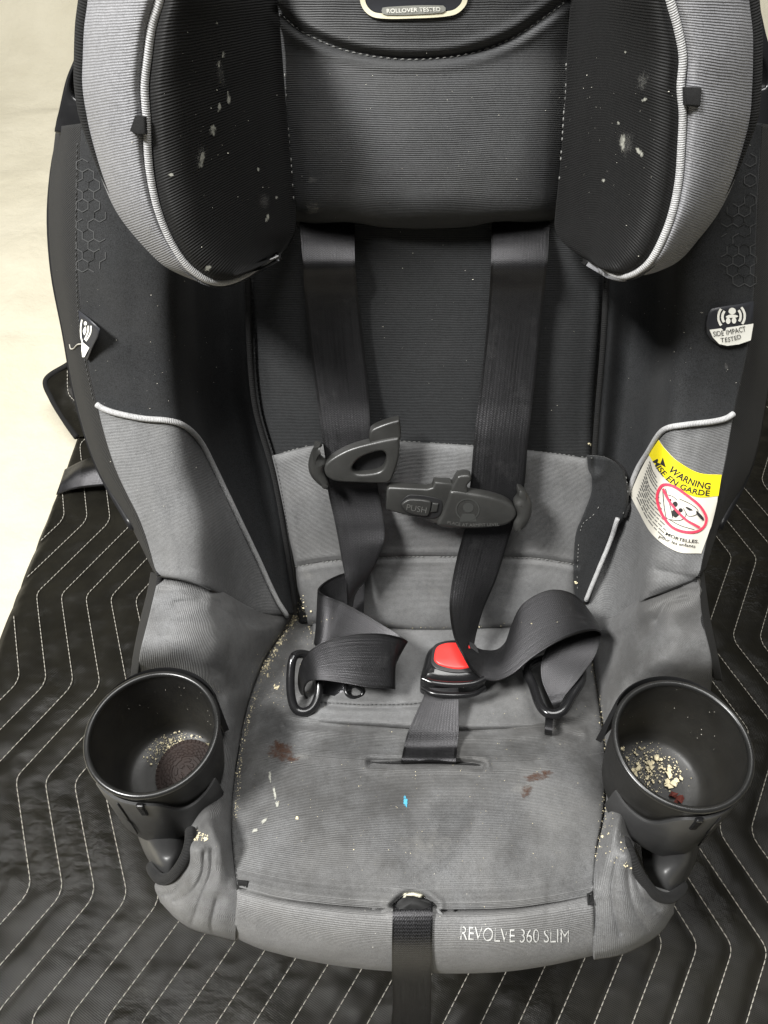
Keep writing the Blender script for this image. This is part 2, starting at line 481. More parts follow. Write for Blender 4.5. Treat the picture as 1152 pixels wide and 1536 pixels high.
M['gloss'] = plain('glossy black plastic', (.009, .009, .0095), .22, .5, nb=.05, nsc=200)
M['cup'] = plain('black cup plastic', (.011, .011, .0105), .3, .5, nb=.1, nsc=250)
M['sleeve'] = plain('satin black plastic', (.036, .036, .036), .42, .5, nb=.12, nsc=600, var=.15)
M['cupin'] = plain('matte cup plastic', (.016, .0155, .014), .5, .4, nb=.2, nsc=350, var=.3)
M['clip'] = plain('dark grey clip plastic', (.026, .026, .0245), .36, .5, nb=.15, nsc=900, var=.25)
M['red'] = plain('red button plastic', (.72, .035, .03), .35, .5, nb=.04)
M['chrome'] = plain('steel tongue', (.5, .5, .52), .2, .6, metallic=1)
M['strap'] = webbing('black harness webbing', .0038, sp=.0013)
M['strap2'] = webbing('black adjuster webbing', .0055, sp=.002)
M['thread'] = plain('grey thread', (.2, .2, .19), .8, .2)
M['darkthread'] = plain('dark thread', (.06, .06, .06), .8, .2)
M['whitethread'] = plain('white thread', (.42, .40, .35), .7, .2)
M['white'] = plain('white print', (.78, .77, .70), .6, .3)
M['black_ink'] = plain('black ink', (.02, .02, .02), .7, .2)
M['redink'] = plain('red ink', (.62, .05, .09), .6, .3)
M['yellow'] = plain('yellow label print', (.76, .63, .015), .5, .35, var=.06)
M['labelwhite'] = plain('white label', (.6, .575, .5), .55, .35, var=.08)
M['tagblack'] = plain('black satin tag', (.025, .026, .03), .45, .4)
M['gold'] = plain('cream badge border', (.66, .62, .46), .45, .4)
M['greyprint'] = plain('silver print', (.5, .5, .48), .5, .4)
M['hex'] = plain('faint hexagon print', (.06, .061, .061), .8, .2)
M['worn'] = decal('worn silver print', (.52, .52, .5), 420, .34, .5, 1.0)
M['foam'] = plain('white foam', (.55, .53, .42), .8, .2, nb=.6, nsc=900)
M['lintmark'] = decal('rubbed pale scuff', (.30, .30, .28), 650, .5, .85, .35, stretch=(1, 1, 3))
M['cookie'] = plain('chocolate cookie', (.016, .0095, .0075), .75, .3, nb=.5, nsc=1500, var=.4)
M['crumb'] = plain('pale crumb', (.62, .55, .37), .8, .2, var=.35)
M['crumbwhite'] = plain('white lint', (.6, .58, .5), .8, .2)
M['crumbred'] = plain('reddish crumb', (.09, .022, .016), .8, .2, var=.3)
M['chalk'] = decal('chalky smear', (.42, .42, .37), 420, .38, .6, .75)
M['dust'] = decal('pale dust smear', (.30, .295, .28), 160, .4, .8, .32)
M['brown'] = decal('brown stain', (.085, .045, .030), 330, .38, .68, .7, stretch=(1, 1, 2.2))
M['dark'] = decal('dark damp and painted shade', (.02, .02, .02), 28, .3, .9, .38)  # damp streak, and shade painted on the cushion's rear
M['blue'] = decal('blue crayon mark', (.10, .42, .60), 700, .42, .55, .9)

SEAT = empty('car_seat', (0, 0.36, 0.0))
tag(SEAT, 'black and grey child car seat with five-point harness, standing on the quilted black blanket', 'car seat')
SEATINV = Vector((0, -0.36, 0.0))
class _P: pass
def seatfix(o):
    return o

# ------------------------------------------------------------------ drop cloth (floor and wall)
def backdrop():
    nx, ny = 170, 210; V, Fc = [], []
    xs = np.linspace(-2.6, 2.6, nx); s = np.linspace(-1.2, 4.6, ny)
    for sv in s:
        if sv < 2.1: y, z = sv, 0.0
        elif sv < 2.1 + .5 * math.pi / 2 * 1.0:
            a = (sv - 2.1) / .5; y, z = 2.1 + .5 * math.sin(a), .5 * (1 - math.cos(a))
        else: y, z = 2.6, .5 + (sv - 2.1 - .25 * math.pi)
        for x in xs:
            h = .012 * noise.noise(Vector((x * 2.2, sv * 2.2, 0))) + .006 * noise.noise(Vector((x * 6, sv * 5, 3)))
            h *= 2.2
            if y < .95: h *= .2
            for yy, am in ((1.12, .010), (.68, .006), (1.75, .010)):
                h += am * math.exp(-((sv - yy - .02 * math.sin(3 * x)) / .014) ** 2) * (1 if x < -.47 or x > .6 or yy > .9 else 0)
            for xx, am in ((-.72, .008), (-1.15, .010), (1.2, .01)):
                h += am * math.exp(-((x - xx - .05 * math.sin(2 * sv)) / .014) ** 2)
            n = 1 if sv < 2.1 else 0
            V.append((x, y - (0 if n else h), z - .016 + (h if n else 0)))
    m = NT('cream drop cloth'); o = m.co('Object')
    c = m.mix(m.ramp(m.noise(o, 5, 6, .6), .3, .75), (.55, .515, .41, 1), (.47, .435, .335, 1))
    m.set('Base Color', c); m.set('Roughness', .75); m.set('Sheen Weight', .1)
    h = m.math('ADD', m.noise(o, 9, 5, .55), m.math('MULTIPLY', m.noise(o, 700, 2), .03))
    m.bump(h, .5, .025)
    ob = pymesh('backdrop_sheet', V, [(a, a + 1, a + nx + 1, a + nx) for i in range(ny - 1) for a in range(i * nx, i * nx + nx - 1)], m.m)
    tag(ob, kind='structure')
backdrop()

# ------------------------------------------------------------------ quilted blanket
VB = [.813, .666, .537, .411, .294, .183, .075]
VB = [.813 + .137 * k for k in range(6, 0, -1)] + VB + [.075 - .106 * k for k in range(1, 5)]
ZB = [(.03 if (k % 2 == 1) else -.03) for k in range(len(VB))]      # bends to the right and to the left
VBa, ZBa = np.array(VB[::-1]), np.array(ZB[::-1])
if abs(np.interp(.666, VBa, ZBa) - .03) > 1e-4: ZBa = -ZBa
SPQ, TILT, U0 = .0335, .075, -.472
def zig(v): return np.interp(v, VBa, ZBa)
def ground_h(x, y):
    u, v = x - TILT * y, y + TILT * x
    f = ((u - U0 - zig(v)) / SPQ) % 1.0
    q = math.sin(math.pi * f) ** .55
    n = noise.noise(Vector((x * 5, y * 5, 1.0)))
    wr = noise.noise(Vector((x * 20 + y * 8, y * 42 - x * 14, 2.0))) - .12
    wr2 = noise.noise(Vector((x * 75, y * 120, 5.0)))
    return .0026 * q + .003 * n + .0018 * max(0, wr) * q + .0004 * wr2 * q
def blanket():
    BX0, BX1, BY0, BY1 = -.485, .98, -.16, 1.42
    nx, ny = 325, 350; xs = np.linspace(BX0, BX1, nx); ys = np.linspace(BY0, BY1, ny); V = []
    for y in ys:
        for x in xs:
            e = min(x - BX0, BX1 - x, BY1 - y, y - BY0)
            h = ground_h(x, y) - .008 * math.exp(-e / .006)
            V.append((x + (.004 * math.sin(9 * y) if x == BX0 else 0), y, h))
    m = NT('quilted black shell fabric'); o = m.co('Object')
    mp = m.n('ShaderNodeMapping', {'Vector': o, 'Rotation': (0, 0, .3), 'Scale': (1, 1.5, 1)}).outputs[0]
    w1 = m.noise(mp, 16, 2, .45)
    w2 = m.math('MULTIPLY', m.noise(mp, 80, 3, .55), m.ramp(m.noise(o, 7, 2), .45, .65))
    sx = m.n('ShaderNodeSeparateXYZ', {0: o}).outputs
    wv = m.math('MULTIPLY', m.math('SINE', m.math('MULTIPLY', m.math('ADD', sx[0], m.math('MULTIPLY', sx[1], .25)), 2600)),
                m.math('SINE', m.math('MULTIPLY', m.math('SUBTRACT', sx[1], m.math('MULTIPLY', sx[0], .25)), 2600)))
    h = m.math('ADD', m.math('ADD', w1, m.math('MULTIPLY', w2, .4)), m.math('MULTIPLY', wv, .02))
    c = m.mix(m.ramp(m.noise(o, 18, 6, .65), .3, .75), (.006, .0056, .0044, 1), (.0135, .0126, .0096, 1))
    m.set('Base Color', c); m.set('Roughness', m.math('MULTIPLY_ADD', m.noise(o, 40, 2), .15, .25)); m.set('Specular IOR Level', .13)
    m.bump(h, .9, .0055)
    ob = pymesh('moving_blanket', V, [(a, a + 1, a + nx + 1, a + nx) for i in range(ny - 1) for a in range(i * nx, i * nx + nx - 1)], m.m)
    md = ob.modifiers.new('thickness', 'SOLIDIFY'); md.thickness = .007; md.offset = -1
    tag(ob, 'black quilted moving blanket with white zigzag stitching under the car seat', 'blanket')
    for k in range(-3, 48):
        vs = np.linspace(VBa.min(), VBa.max(), 700); u = U0 + k * SPQ + zig(vs)
        u = np.convolve(np.pad(u, 3, 'edge'), np.ones(7) / 7, 'valid')
        x = (u + TILT * vs) / (1 + TILT ** 2); y = (vs - TILT * u) / (1 + TILT ** 2)
        ok = (x > BX0 + .006) & (x < BX1 - .01) & (y > BY0 + .01) & (y < BY1 - .01)
        # keep to the stretches the picture can show
        dpt = (y * CT + (H) * ST); pxx = CX + F * x / dpt; pyy = CY + F * (-y * ST + H * CT) / dpt
        ok &= (pxx > -60) & (pxx < 1240) & (pyy < 1620)
        ok &= ~((pxx > 300) & (pxx < 960) & (pyy < 1330))
        idx = np.where(ok)[0]
        if len(idx) < 6: continue
        runs = np.split(idx, np.where(np.diff(idx) > 1)[0] + 1)
        for r in runs:
            if len(r) < 4: continue
            p3 = np.array([(x[i], y[i], ground_h(x[i], y[i]) + .0022) for i in r])
            L = np.concatenate([[0], np.cumsum(np.linalg.norm(np.diff(p3, axis=0), axis=1))]); s = 0.0; paths = []
            while s < L[-1] - .005:
                at = lambda q: np.array([np.interp(q, L, p3[:, c]) for c in range(3)])
                a, b = at(s), at(s + .0052); mm = (a + b) / 2 + np.array([0, 0, .0006])
                paths.append([a, mm, b]); s += .0062
            if paths:
                v_, f_, _ = tube_mesh(paths, [.00038, .00048, .00038], 5)
                tag(pymesh('stitch_row', v_, f_, M['whitethread'], ob), kind='stuff')
    # turned-up corner at the far left with its binding, lying beside the seat
    fr = [[(100, 546, FL(546) - .10), (128, 540, FL(540) - .10), (165, 540, FL(540) - .10)],
          [(66, 570, FL(570) - .07), (105, 565, FL(565) - .09), (165, 565, FL(565) - .09)],
          [(74, 597, FL(597) - .05), (112, 595, FL(595) - .07), (170, 598, FL(598) - .07)],
          [(97, 635, FL(635) - .02), (125, 632, FL(632) - .04), (175, 640, FL(640) - .04)],
          [(112, 656, FL(656) - .01), (135, 655, FL(655) - .015), (180, 665, FL(665) - .01)]]
    fl = patch('folded_corner', fr, m.m, ob, 24, 30, thick=.006, lump=.004, surf=False)
    q = crspline([r[0] for r in fr], 40); q[:, 2] -= .002; q[:, 0] += 3
    v_, f_, u_ = tube_mesh([PA(q)], .0045, 8); pymesh('edge_binding', v_, f_, M['blackpiping'], ob)
    s1 = crspline([(101, 556, FL(556) - .10), (103, 590, FL(590) - .074), (116, 605, FL(605) - .07)], 60); s1[:, 2] -= .001
    stitches('stitch_row', None, M['whitethread'], ob, .0047, .0015, .0006, pts3=PA(s1))
    return ob
BLANKET = blanket()
# strap lying across the blanket behind the seat's left side
br = [[(97, 704, FL(704) - .012), (125, 690, FL(690) - .03), (190, 668, FL(668) - .03)],
      [(90, 725, FL(725) - .02), (120, 706, FL(706) - .04), (190, 690, FL(690) - .05)],
      [(84, 742, FL(742) - .006), (112, 733, FL(733) - .022), (190, 725, FL(725) - .03)]]

# ------------------------------------------------------------------ creases in the upholstery
crease([(418, 18), (450, 45), (510, 72), (580, 86), (650, 87), (710, 78), (770, 55), (820, 22), (850, 0)], 7, .0035)
crease([(556, 1144), (600, 1144), (690, 1144), (722, 1148)], 5, .006)
crease([(432, 1086), (500, 1088), (580, 1092), (680, 1096), (770, 1096), (832, 1096), (868, 1104)], 5, .0035)
crease([(590, 1359), (602, 1348), (614, 1343), (635, 1347), (652, 1359)], 5, .006)
crease([(358, 1328), (420, 1345), (500, 1356), (585, 1362), (650, 1363), (760, 1361), (830, 1352), (886, 1340)], 5, .0014)
for c in ([(318, 1275), (316, 1310), (300, 1350), (288, 1385)], [(306, 1280), (303, 1312), (285, 1340), (262, 1352)],
          [(325, 1350), (317, 1385), (320, 1402)], [(270, 1325), (262, 1338), (245, 1343)],
          [(925, 1290), (918, 1330), (922, 1370), (930, 1400)], [(942, 1300), (945, 1335), (955, 1370), (972, 1395)],
          [(950, 1310), (965, 1345), (990, 1362)], [(975, 1352), (990, 1370), (1000, 1378)]):
    crease(c, 9, .0018); crease(c, 2.6, .0014, sharp=True)
for c in ([(985, 855), (1015, 862), (1045, 869)], [(975, 893), (1005, 884), (1042, 880)], [(985, 930), (1000, 905), (1030, 896)],
          [(240, 884), (290, 886), (330, 905)], [(262, 905), (300, 900)]):
    crease(c, 9, .0018); crease(c, 2.6, .001, sharp=True)
crease([(480, 1056), (520, 1060), (580, 1061), (640, 1058)], 3.5, .004)
crease([(440, 850), (500, 841), (600, 836), (700, 836), (800, 838), (866, 848)], 4, .0022)
crease([(372, 420), (374, 512), (383, 610), (411, 712), (428, 806), (441, 918)], 7, .004)
crease([(911, 415), (905, 512), (897, 610), (893, 700)], 7, .004)
crease([(700, 1365), (640, 1240), (600, 1180)], 40, .003)

# ------------------------------------------------------------------ seat shell and base (mostly hidden)
def shell():
    rows = []
    for y, xl, xr, of in ((-60, 150, 1120, .03), (60, 150, 1112, .03), (150, 140, 1122, .03), (200, 100, 1165, .03), (300, 82, 1176, .03), (400, 85, 1172, .03),
                          (500, 103, 1155, .03), (600, 121, 1140, .03), (700, 153, 1119, .02), (790, 203, 1074, .0)):
        c = (xl + xr) / 2; w = (xr - xl) / 2
        e = .026 if y < 650 else (.0 if y < 750 else -.05)
        rows.append([B(c - w, y, e), B(c - .96 * w, y, e + .04), B(c - .7 * w, y, .085), B(c, y, .095), B(c + .7 * w, y, .085), B(c + .96 * w, y, e + .04), B(c + w, y, e)])
    patch('back_shell', rows, M['plastic'], SEAT, 50, 50, thick=.005, surf=False)
    # moulded seat bucket under the pan
    V, Fc = [], []
    prof = [(.02, .165, .15, .30, .29), (-.0, .165, .15, .28, .275), (-.05, .15, .14, .25, .25), (-.09, .12, .12, .2, .2)]
    pts = []
    for z, hw, y0, y1, zz in ((.285, .150, .125, .46, 0), (.25, .150, .13, .47, 0), (.21, .135, .15, .48, 0), (.17, .115, .18, .46, 0), (.15, .11, .19, .45, 0)):
        ring = []
        for k in range(40):
            a = 2 * math.pi * k / 40; c, s = math.cos(a), math.sin(a); e = .45
            ring.append((hw * math.copysign(abs(c) ** e, c), (y0 + y1) / 2 + (y1 - y0) / 2 * math.copysign(abs(s) ** e, s), z - (.045 if s > .3 else .0) * (1 if z > .2 else 0)))
        pts.append(ring)
    V = [p for r in pts for p in r]
    Fc = [(i * 40 + k, (i + 1) * 40 + k, (i + 1) * 40 + (k + 1) % 40, i * 40 + (k + 1) % 40) for i in range(4) for k in range(40)]
    Fc.append(tuple(range(40))); Fc.append(tuple(160 + k for k in range(40))[::-1])
    pymesh('seat_bucket', V, Fc, M['plastic'], SEAT, sharp=40)
    pts = []
    for z, hw, y0, y1 in ((.165, .10, .19, .44), (.12, .115, .18, .50), (.06, .13, .18, .56), (.015, .135, .18, .58), (.0065, .132, .185, .575)):
        for k in range(40):
            a = 2 * math.pi * k / 40; c, s = math.cos(a), math.sin(a); e = .4
            pts.append((hw * math.copysign(abs(c) ** e, c), (y0 + y1) / 2 + (y1 - y0) / 2 * math.copysign(abs(s) ** e, s), z))
    Fc = [(i * 40 + k, (i + 1) * 40 + k, (i + 1) * 40 + (k + 1) % 40, i * 40 + (k + 1) % 40) for i in range(4) for k in range(40)]
    Fc.append(tuple(range(40))); Fc.append(tuple(160 + k for k in range(40))[::-1])
    pymesh('base', pts, Fc, M['plastic'], SEAT, sharp=40)
shell()
# upper shell guides with the opening through which the cloth behind shows
gp = Plane(105, 150, BK(150) - .005, BKS)
plate('shell_guide', [[(83, 200), (82, 187), (87, 165), (97, 121), (107, 95), (118, 72), (140, 55), (150, 120), (150, 200)],
                      [(124, 92), (112, 105), (106, 125), (107, 140), (114, 148), (124, 150), (130, 120)]], gp, -.03, 0, .002, M['gloss'], SEAT)
gp = Plane(1150, 150, BK(150) - .005, BKS)
plate('shell_guide', [[(1115, 200), (1115, 60), (1128, -20), (1140, 5), (1152, 55), (1168, 105), (1180, 165), (1184, 200)],
                      [(1128, 130), (1128, 82), (1140, 84), (1149, 98), (1152, 118), (1147, 131)]], gp, -.03, 0, .002, M['gloss'], SEAT)

# ------------------------------------------------------------------ side bolsters
PIPL = [(147, 606), (156, 612), (176, 619), (215, 627), (250, 630), (273, 638), (297, 662), (320, 705), (352, 771), (383, 834), (414, 896), (430, 922)]
PIPR = [(1098, 620), (1087, 627), (1066, 632), (1025, 637), (1003, 642), (991, 653), (975, 679), (959, 704), (944, 742), (926, 776), (903, 836), (878, 900), (872, 918)]
def poly_side(pl, closing):
    poly = np.vstack([crspline(pl, 60), np.array(closing, float)])
    def f(q):
        ins = np.zeros(len(q), bool); x, y = q[:, 0], q[:, 1]; j = len(poly) - 1
        for i in range(len(poly)):
            xi, yi = poly[i]; xj, yj = poly[j]
            c = ((yi > y) != (yj > y)) & (x < (xj - xi) * (y - yi) / (yj - yi + 1e-12) + xi)
            ins ^= c; j = i
        return ins
    return f
OFS = {0: (.022, -.026, -.048, -.055, -.050, -.002, .022, .014), 4: (.022, -.026, -.050, -.057, -.052, -.004, .022, .014),
       5: (-.005, -.043, -.064, -.070, -.062, -.010, .018, .012), 6: (-.04, -.073, -.086, -.092, -.080, -.024, .010, .006),
       7: (-.09, -.101, -.108, -.112, -.102, -.055, -.022, -.004)}
LB = [[(84, 190), (100, 188), (122, 185), (200, 190), (270, 195), (300, 200), (340, 205), (372, 210)],
      [(73, 300), (92, 300), (117, 300), (190, 305), (262, 310), (295, 310), (335, 312), (370, 315)],
      [(77, 400), (95, 400), (117, 400), (190, 402), (262, 405), (295, 408), (335, 410), (370, 415)],
      [(95, 500), (108, 500), (124, 500), (195, 505), (262, 508), (298, 510), (336, 510), (373, 512)],
      [(113, 598), (128, 600), (144, 602), (205, 605), (268, 608), (305, 608), (345, 608), (382, 610)],
      [(145, 700), (158, 700), (172, 700), (225, 702), (285, 705), (325, 706), (370, 708), (410, 710)],
      [(195, 787), (203, 785), (211, 785), (255, 790), (310, 795), (350, 800), (392, 803), (427, 806)],
      [(230, 857), (233, 860), (236, 865), (273, 871), (315, 885), (345, 902), (385, 923), (440, 922)]]
RB = [[(1180, 190), (1160, 188), (1143, 185), (1085, 190), (1015, 195), (985, 200), (945, 205), (912, 210)],
      [(1185, 300), (1158, 300), (1136, 300), (1080, 305), (1015, 310), (985, 310), (945, 312), (912, 315)],
      [(1180, 400), (1155, 400), (1132, 400), (1078, 402), (1017, 405), (985, 408), (944, 410), (911, 415)],
      [(1163, 500), (1145, 500), (1125, 500), (1075, 505), (1015, 508), (980, 510), (940, 510), (905, 512)],
      [(1149, 605), (1126, 602), (1104, 602), (1055, 605), (1005, 608), (970, 608), (930, 608), (897, 610)],
      [(1128, 700), (1108, 700), (1086, 702), (1040, 703), (995, 703), (960, 702), (925, 700), (893, 700)],
      [(1081, 788), (1074, 786), (1066, 785), (1030, 790), (985, 793), (950, 797), (915, 800), (885, 802)],
      [(1058, 855), (1053, 860), (1048, 868), (1005, 886), (965, 901), (943, 918), (907, 936), (876, 918)]]
def bolster(rows, pip, closing, right):
    full = []
    for i, r in enumerate(rows):
        of = OFS[max(k for k in OFS if k <= i)]
        full.append([B(x, y, o) for (x, y), o in zip(r, of)])
    band = [r[:3] for r in full]; face = [r[2:] for r in full]
    if right: band = [b[::-1] for b in band]; face = [f[::-1] for f in face]
    b, t = patch('side_bolster', face, M['blackplain'], SEAT, 130, 230, thick=.006, roll='B', ra=.004, rw=.008,
                 split=(poly_side(pip, closing), 'thigh_panel', M['thigh']), lump=.0012)
    patch('side_band', band, M['band'], b, 24, 130, thick=.005, lump=.0006)
    return b
BL = bolster(LB, PIPL, [(430, 940), (300, 960), (190, 960), (140, 640)], False)
BR = bolster(RB, PIPR, [(872, 945), (1000, 960), (1090, 930), (1110, 700)], True)

# ------------------------------------------------------------------ back pad
rows = []
for y, xl, xr in ((300, 380, 905), (415, 376, 908), (512, 378, 902), (610, 386, 894), (700, 412, 893), (800, 430, 880), (880, 440, 872), (935, 448, 868)):
    c = (xl + xr) / 2; w = (xr - xl) / 2
    rows.append([B(xl, y, .004), B(c - .8 * w, y, -.002), B(c - .35 * w, y, -.005), B(c, y, -.006), B(c + .35 * w, y, -.005), B(c + .8 * w, y, -.002), B(xr, y, .004)])
BACK = patch('back_pad', rows, M['black'], SEAT, 100, 110, roll='LR', rw=.012, ra=.009, thick=.012, lump=.0007)
# lower grey insert: upper and lower panel
rows = [[B(406, 684, -.008), B(470, 668, -.012), B(545, 661, -.015), B(640, 664, -.017), B(710, 668, -.016), B(800, 676, -.013), B(902, 690, -.008)],
        [B(417, 730, -.009), B(545, 715, -.017), B(640, 715, -.019), B(740, 718, -.018), B(900, 735, -.009)],
        [B(428, 780, -.009), B(545, 775, -.017), B(640, 775, -.019), B(740, 775, -.018), B(880, 785, -.009)],
        [B(443, 851, -.008), B(500, 842, -.014), B(600, 836, -.017), B(700, 836, -.017), B(800, 838, -.013), B(866, 848, -.008)]]
INS = patch('lower_back_panel', rows, M['grey'], SEAT, 100, 60, roll='LRT', rw=.008, ra=.006, thick=.008, lump=.001)
rows = [[B(443, 849, -.008), B(500, 840, -.014), B(600, 834, -.017), B(700, 834, -.017), B(800, 836, -.013), B(866, 846, -.008)],
        [B(447, 885, -.012), B(540, 880, -.020), B(650, 882, -.022), B(760, 880, -.020), B(864, 885, -.012)],
        [B(460, 925, -.014), B(540, 932, -.022), B(640, 939, -.024), B(740, 936, -.022), B(870, 928, -.014)],
        [B(462, 938, -.002), B(540, 944, -.008), B(640, 950, -.010), B(740, 947, -.008), B(870, 940, -.002)]]
patch('lower_back_panel', rows, M['grey'], SEAT, 90, 40, roll='LR', rw=.008, ra=.006, thick=.008, lump=.0012)
# black bound flap at the right of the insert
rows = [[B(884, 684, -.014), B(915, 690, -.016), B(936, 706, -.016)], [B(888, 735, -.013), B(920, 735, -.015), B(943, 738, -.016)],
        [B(876, 772, -.012), B(912, 775, -.014), B(938, 774, -.015)], [B(864, 800, -.010), B(890, 800, -.012), B(918, 800, -.012)],
        [B(861, 850, -.010), B(880, 850, -.010), B(900, 855, -.010)], [B(862, 905, -.008), B(872, 905, -.008), B(884, 905, -.008)]]
FLAP = patch('pad_flap', rows, M['blackplain'], SEAT, 26, 60, roll='R', rw=.004, ra=.004, thick=.003)

# ------------------------------------------------------------------ seat pan
def panrow(pts): return [N_(x, y, o) for x, y, o in pts]
rows = [panrow([(440, 922, .004), (520, 935, .0), (660, 940, .0), (800, 935, .0), (876, 922, .004)]),
        panrow([(398, 988, .004), (500, 990, .0), (650, 995, .002), (790, 990, .0), (889, 990, .004)]),
        panrow([(370, 1060, .004), (500, 1060, -.002), (640, 1064, .0), (790, 1060, -.002), (900, 1058, .004)]),
        panrow([(355, 1140, .003), (500, 1140, -.006), (640, 1142, -.004), (790, 1140, -.006), (910, 1142, .003)]),
        panrow([(347, 1215, .0), (500, 1220, -.013), (630, 1222, -.014), (780, 1220, -.013), (906, 1216, .0)]),
        panrow([(350, 1280, .0), (500, 1288, -.012), (625, 1290, -.013), (770, 1290, -.012), (894, 1278, .0)]),
        [(356, 1329, .483), (420, 1346, .475), (500, 1357, .471), (585, 1363, .470), (650, 1364, .470), (760, 1362, .471), (830, 1353, .475), (888, 1341, .483)]]
PAN = patch('seat_cushion', rows, M['pan'], SEAT, 170, 150, roll='LR', rw=.026, ra=.014, fade=(.45, .98), thick=.012, lump=.0018)
rows = [panrow([(468, 930, -.010), (560, 938, -.012), (650, 943, -.012), (760, 939, -.012), (866, 930, -.010)]),
        panrow([(470, 965, -.016), (560, 970, -.016), (650, 972, -.014), (760, 970, -.016), (870, 965, -.016)]),
        panrow([(468, 1010, -.006), (560, 1012, -.014), (650, 1012, -.012), (760, 1012, -.014), (866, 1010, -.006)]),
        panrow([(462, 1055, -.003), (560, 1058, -.010), (650, 1060, -.009), (750, 1060, -.010), (845, 1058, -.003)]),
        panrow([(452, 1082, .0), (500, 1087, -.006), (570, 1091, -.007), (650, 1096, -.007), (740, 1096, -.006), (826, 1094, .0)])]
PANR = patch('seat_insert', rows, M['grey'], SEAT, 110, 60, roll='LRB', rw=.006, ra=.006, thick=.006, lump=.0012)
rows = [[(356, 1328, .486), (420, 1345, .480), (500, 1356, .477), (585, 1362, .476), (650, 1363, .476), (760, 1361, .477), (830, 1352, .480), (888, 1340, .486)],
        [(355, 1350, .480), (500, 1374, .470), (620, 1380, .468), (760, 1378, .470), (890, 1362, .480)],
        [(353, 1378, .483), (500, 1408, .473), (620, 1416, .470), (760, 1414, .473), (891, 1396, .483)],
        [(352, 1398, .493), (400, 1416, .489), (500, 1436, .486), (620, 1447, .484), (740, 1447, .486), (820, 1438, .489), (892, 1422, .493)],
        [(353, 1407, .508), (400, 1426, .505), (500, 1448, .503), (620, 1459, .502), (740, 1459, .503), (820, 1449, .506), (891, 1433, .510)],
        [(355, 1408, .525), (400, 1426, .523), (500, 1447, .522), (620, 1458, .522), (740, 1458, .522), (820, 1448, .524), (889, 1433, .527)]]
APR = patch('front_apron', rows, M['apron'], SEAT, 130, 60, roll='T', rw=.012, ra=.003, thick=.005, lump=.0007)
# side panels left and right of the pan, running down into the front corners
rowsL = [[(240, 856, .566), (275, 863, .566), (316, 877, .580), (346, 894, .610), (386, 915, .655), (440, 916, .684)],
         [(234, 880, .554), (273, 884, .552), (315, 896, .564), (345, 912, .592), (385, 930, .642), (436, 930, .678)],
         [(222, 930, .548), (270, 930, .546), (320, 935, .560), (365, 945, .600), (425, 948, .676)],
         [(209, 988, .550), (262, 985, .546), (315, 990, .556), (355, 998, .588), (396, 992, .646)],
         [(212, 1040, .640), (260, 1045, .620), (300, 1050, .590), (338, 1056, .580), (371, 1062, .606)],
         [(240, 1140, .640), (275, 1142, .620), (303, 1146, .585), (330, 1150, .560), (354, 1150, .562)],
         [(262, 1215, .590), (284, 1224, .535), (308, 1230, .498), (328, 1232, .502), (348, 1235, .519)],
         [(282, 1260, .494), (297, 1264, .484), (313, 1266, .482), (331, 1268, .484), (349, 1270, .501)],
         [(271, 1300, .494), (288, 1301, .483), (307, 1304, .478), (330, 1306, .480), (353, 1309, .491)],
         [(233, 1325, .508), (262, 1332, .492), (290, 1339, .481), (320, 1341, .478), (356, 1338, .484)],
         [(240, 1352, .512), (264, 1374, .499), (290, 1386, .491), (322, 1394, .487), (354, 1398, .489)],
         [(243, 1356, .530), (266, 1380, .520), (290, 1395, .514), (322, 1404, .510), (354, 1412, .508)]]
SL = patch('side_panel', rowsL, M['side'], SEAT, 70, 200, roll='R', rw=.016, ra=.011, thick=.005, lump=.0022, fade=(.6, .85))
rowsR = [[(876, 910, .686), (907, 928, .655), (943, 910, .606), (965, 893, .580), (1003, 878, .566), (1044, 860, .562)],
         [(879, 930, .676), (907, 944, .636), (943, 929, .590), (965, 913, .565), (1005, 898, .551), (1049, 882, .548)],
         [(884, 958, .670), (915, 962, .630), (960, 948, .575), (1008, 938, .548), (1054, 930, .546)],
         [(893, 1018, .630), (918, 1015, .600), (960, 1003, .564), (1010, 996, .548), (1068, 998, .550)],
         [(906, 1100, .584), (922, 1090, .572), (955, 1078, .590), (1000, 1070, .615), (1060, 1065, .640)],
         [(910, 1170, .548), (926, 1168, .540), (950, 1164, .570), (985, 1160, .615), (1030, 1158, .640)],
         [(906, 1225, .518), (920, 1226, .504), (932, 1226, .501), (950, 1226, .530), (972, 1222, .590)],
         [(894, 1280, .497), (913, 1280, .484), (928, 1278, .481), (940, 1275, .484), (950, 1277, .494)],
         [(889, 1318, .488), (914, 1318, .479), (938, 1317, .478), (955, 1315, .483), (966, 1320, .493)],
         [(887, 1345, .484), (924, 1356, .478), (955, 1360, .480), (985, 1354, .490), (1016, 1343, .507)],
         [(891, 1428, .489), (926, 1420, .487), (962, 1405, .491), (988, 1386, .500), (1011, 1360, .514)],
         [(891, 1440, .508), (930, 1433, .510), (966, 1417, .515), (992, 1398, .521), (1011, 1370, .532)]]
SR = patch('side_panel', rowsR, M['side'], SEAT, 70, 200, roll='L', rw=.016, ra=.011, thick=.005, lump=.0022, fade=(.6, .85))

patch('edge_band', [[(226, 858, .580), (238, 862, .557)], [(220, 890, .578), (231, 890, .553)], [(210, 930, .574), (222, 930, .548)], [(199, 985, .576), (210, 985, .549)], [(195, 1025, .600), (206, 1020, .590)]], M['band'], SL, 10, 50, thick=.004, surf=False)
patch('edge_band', [[(1042, 858, .556), (1056, 854, .580)], [(1049, 890, .550), (1060, 888, .576)], [(1054, 930, .546), (1066, 928, .572)], [(1066, 990, .548), (1078, 988, .574)], [(1072, 1020, .590), (1084, 1022, .600)]], M['band'], SR, 10, 50, thick=.004, surf=False)

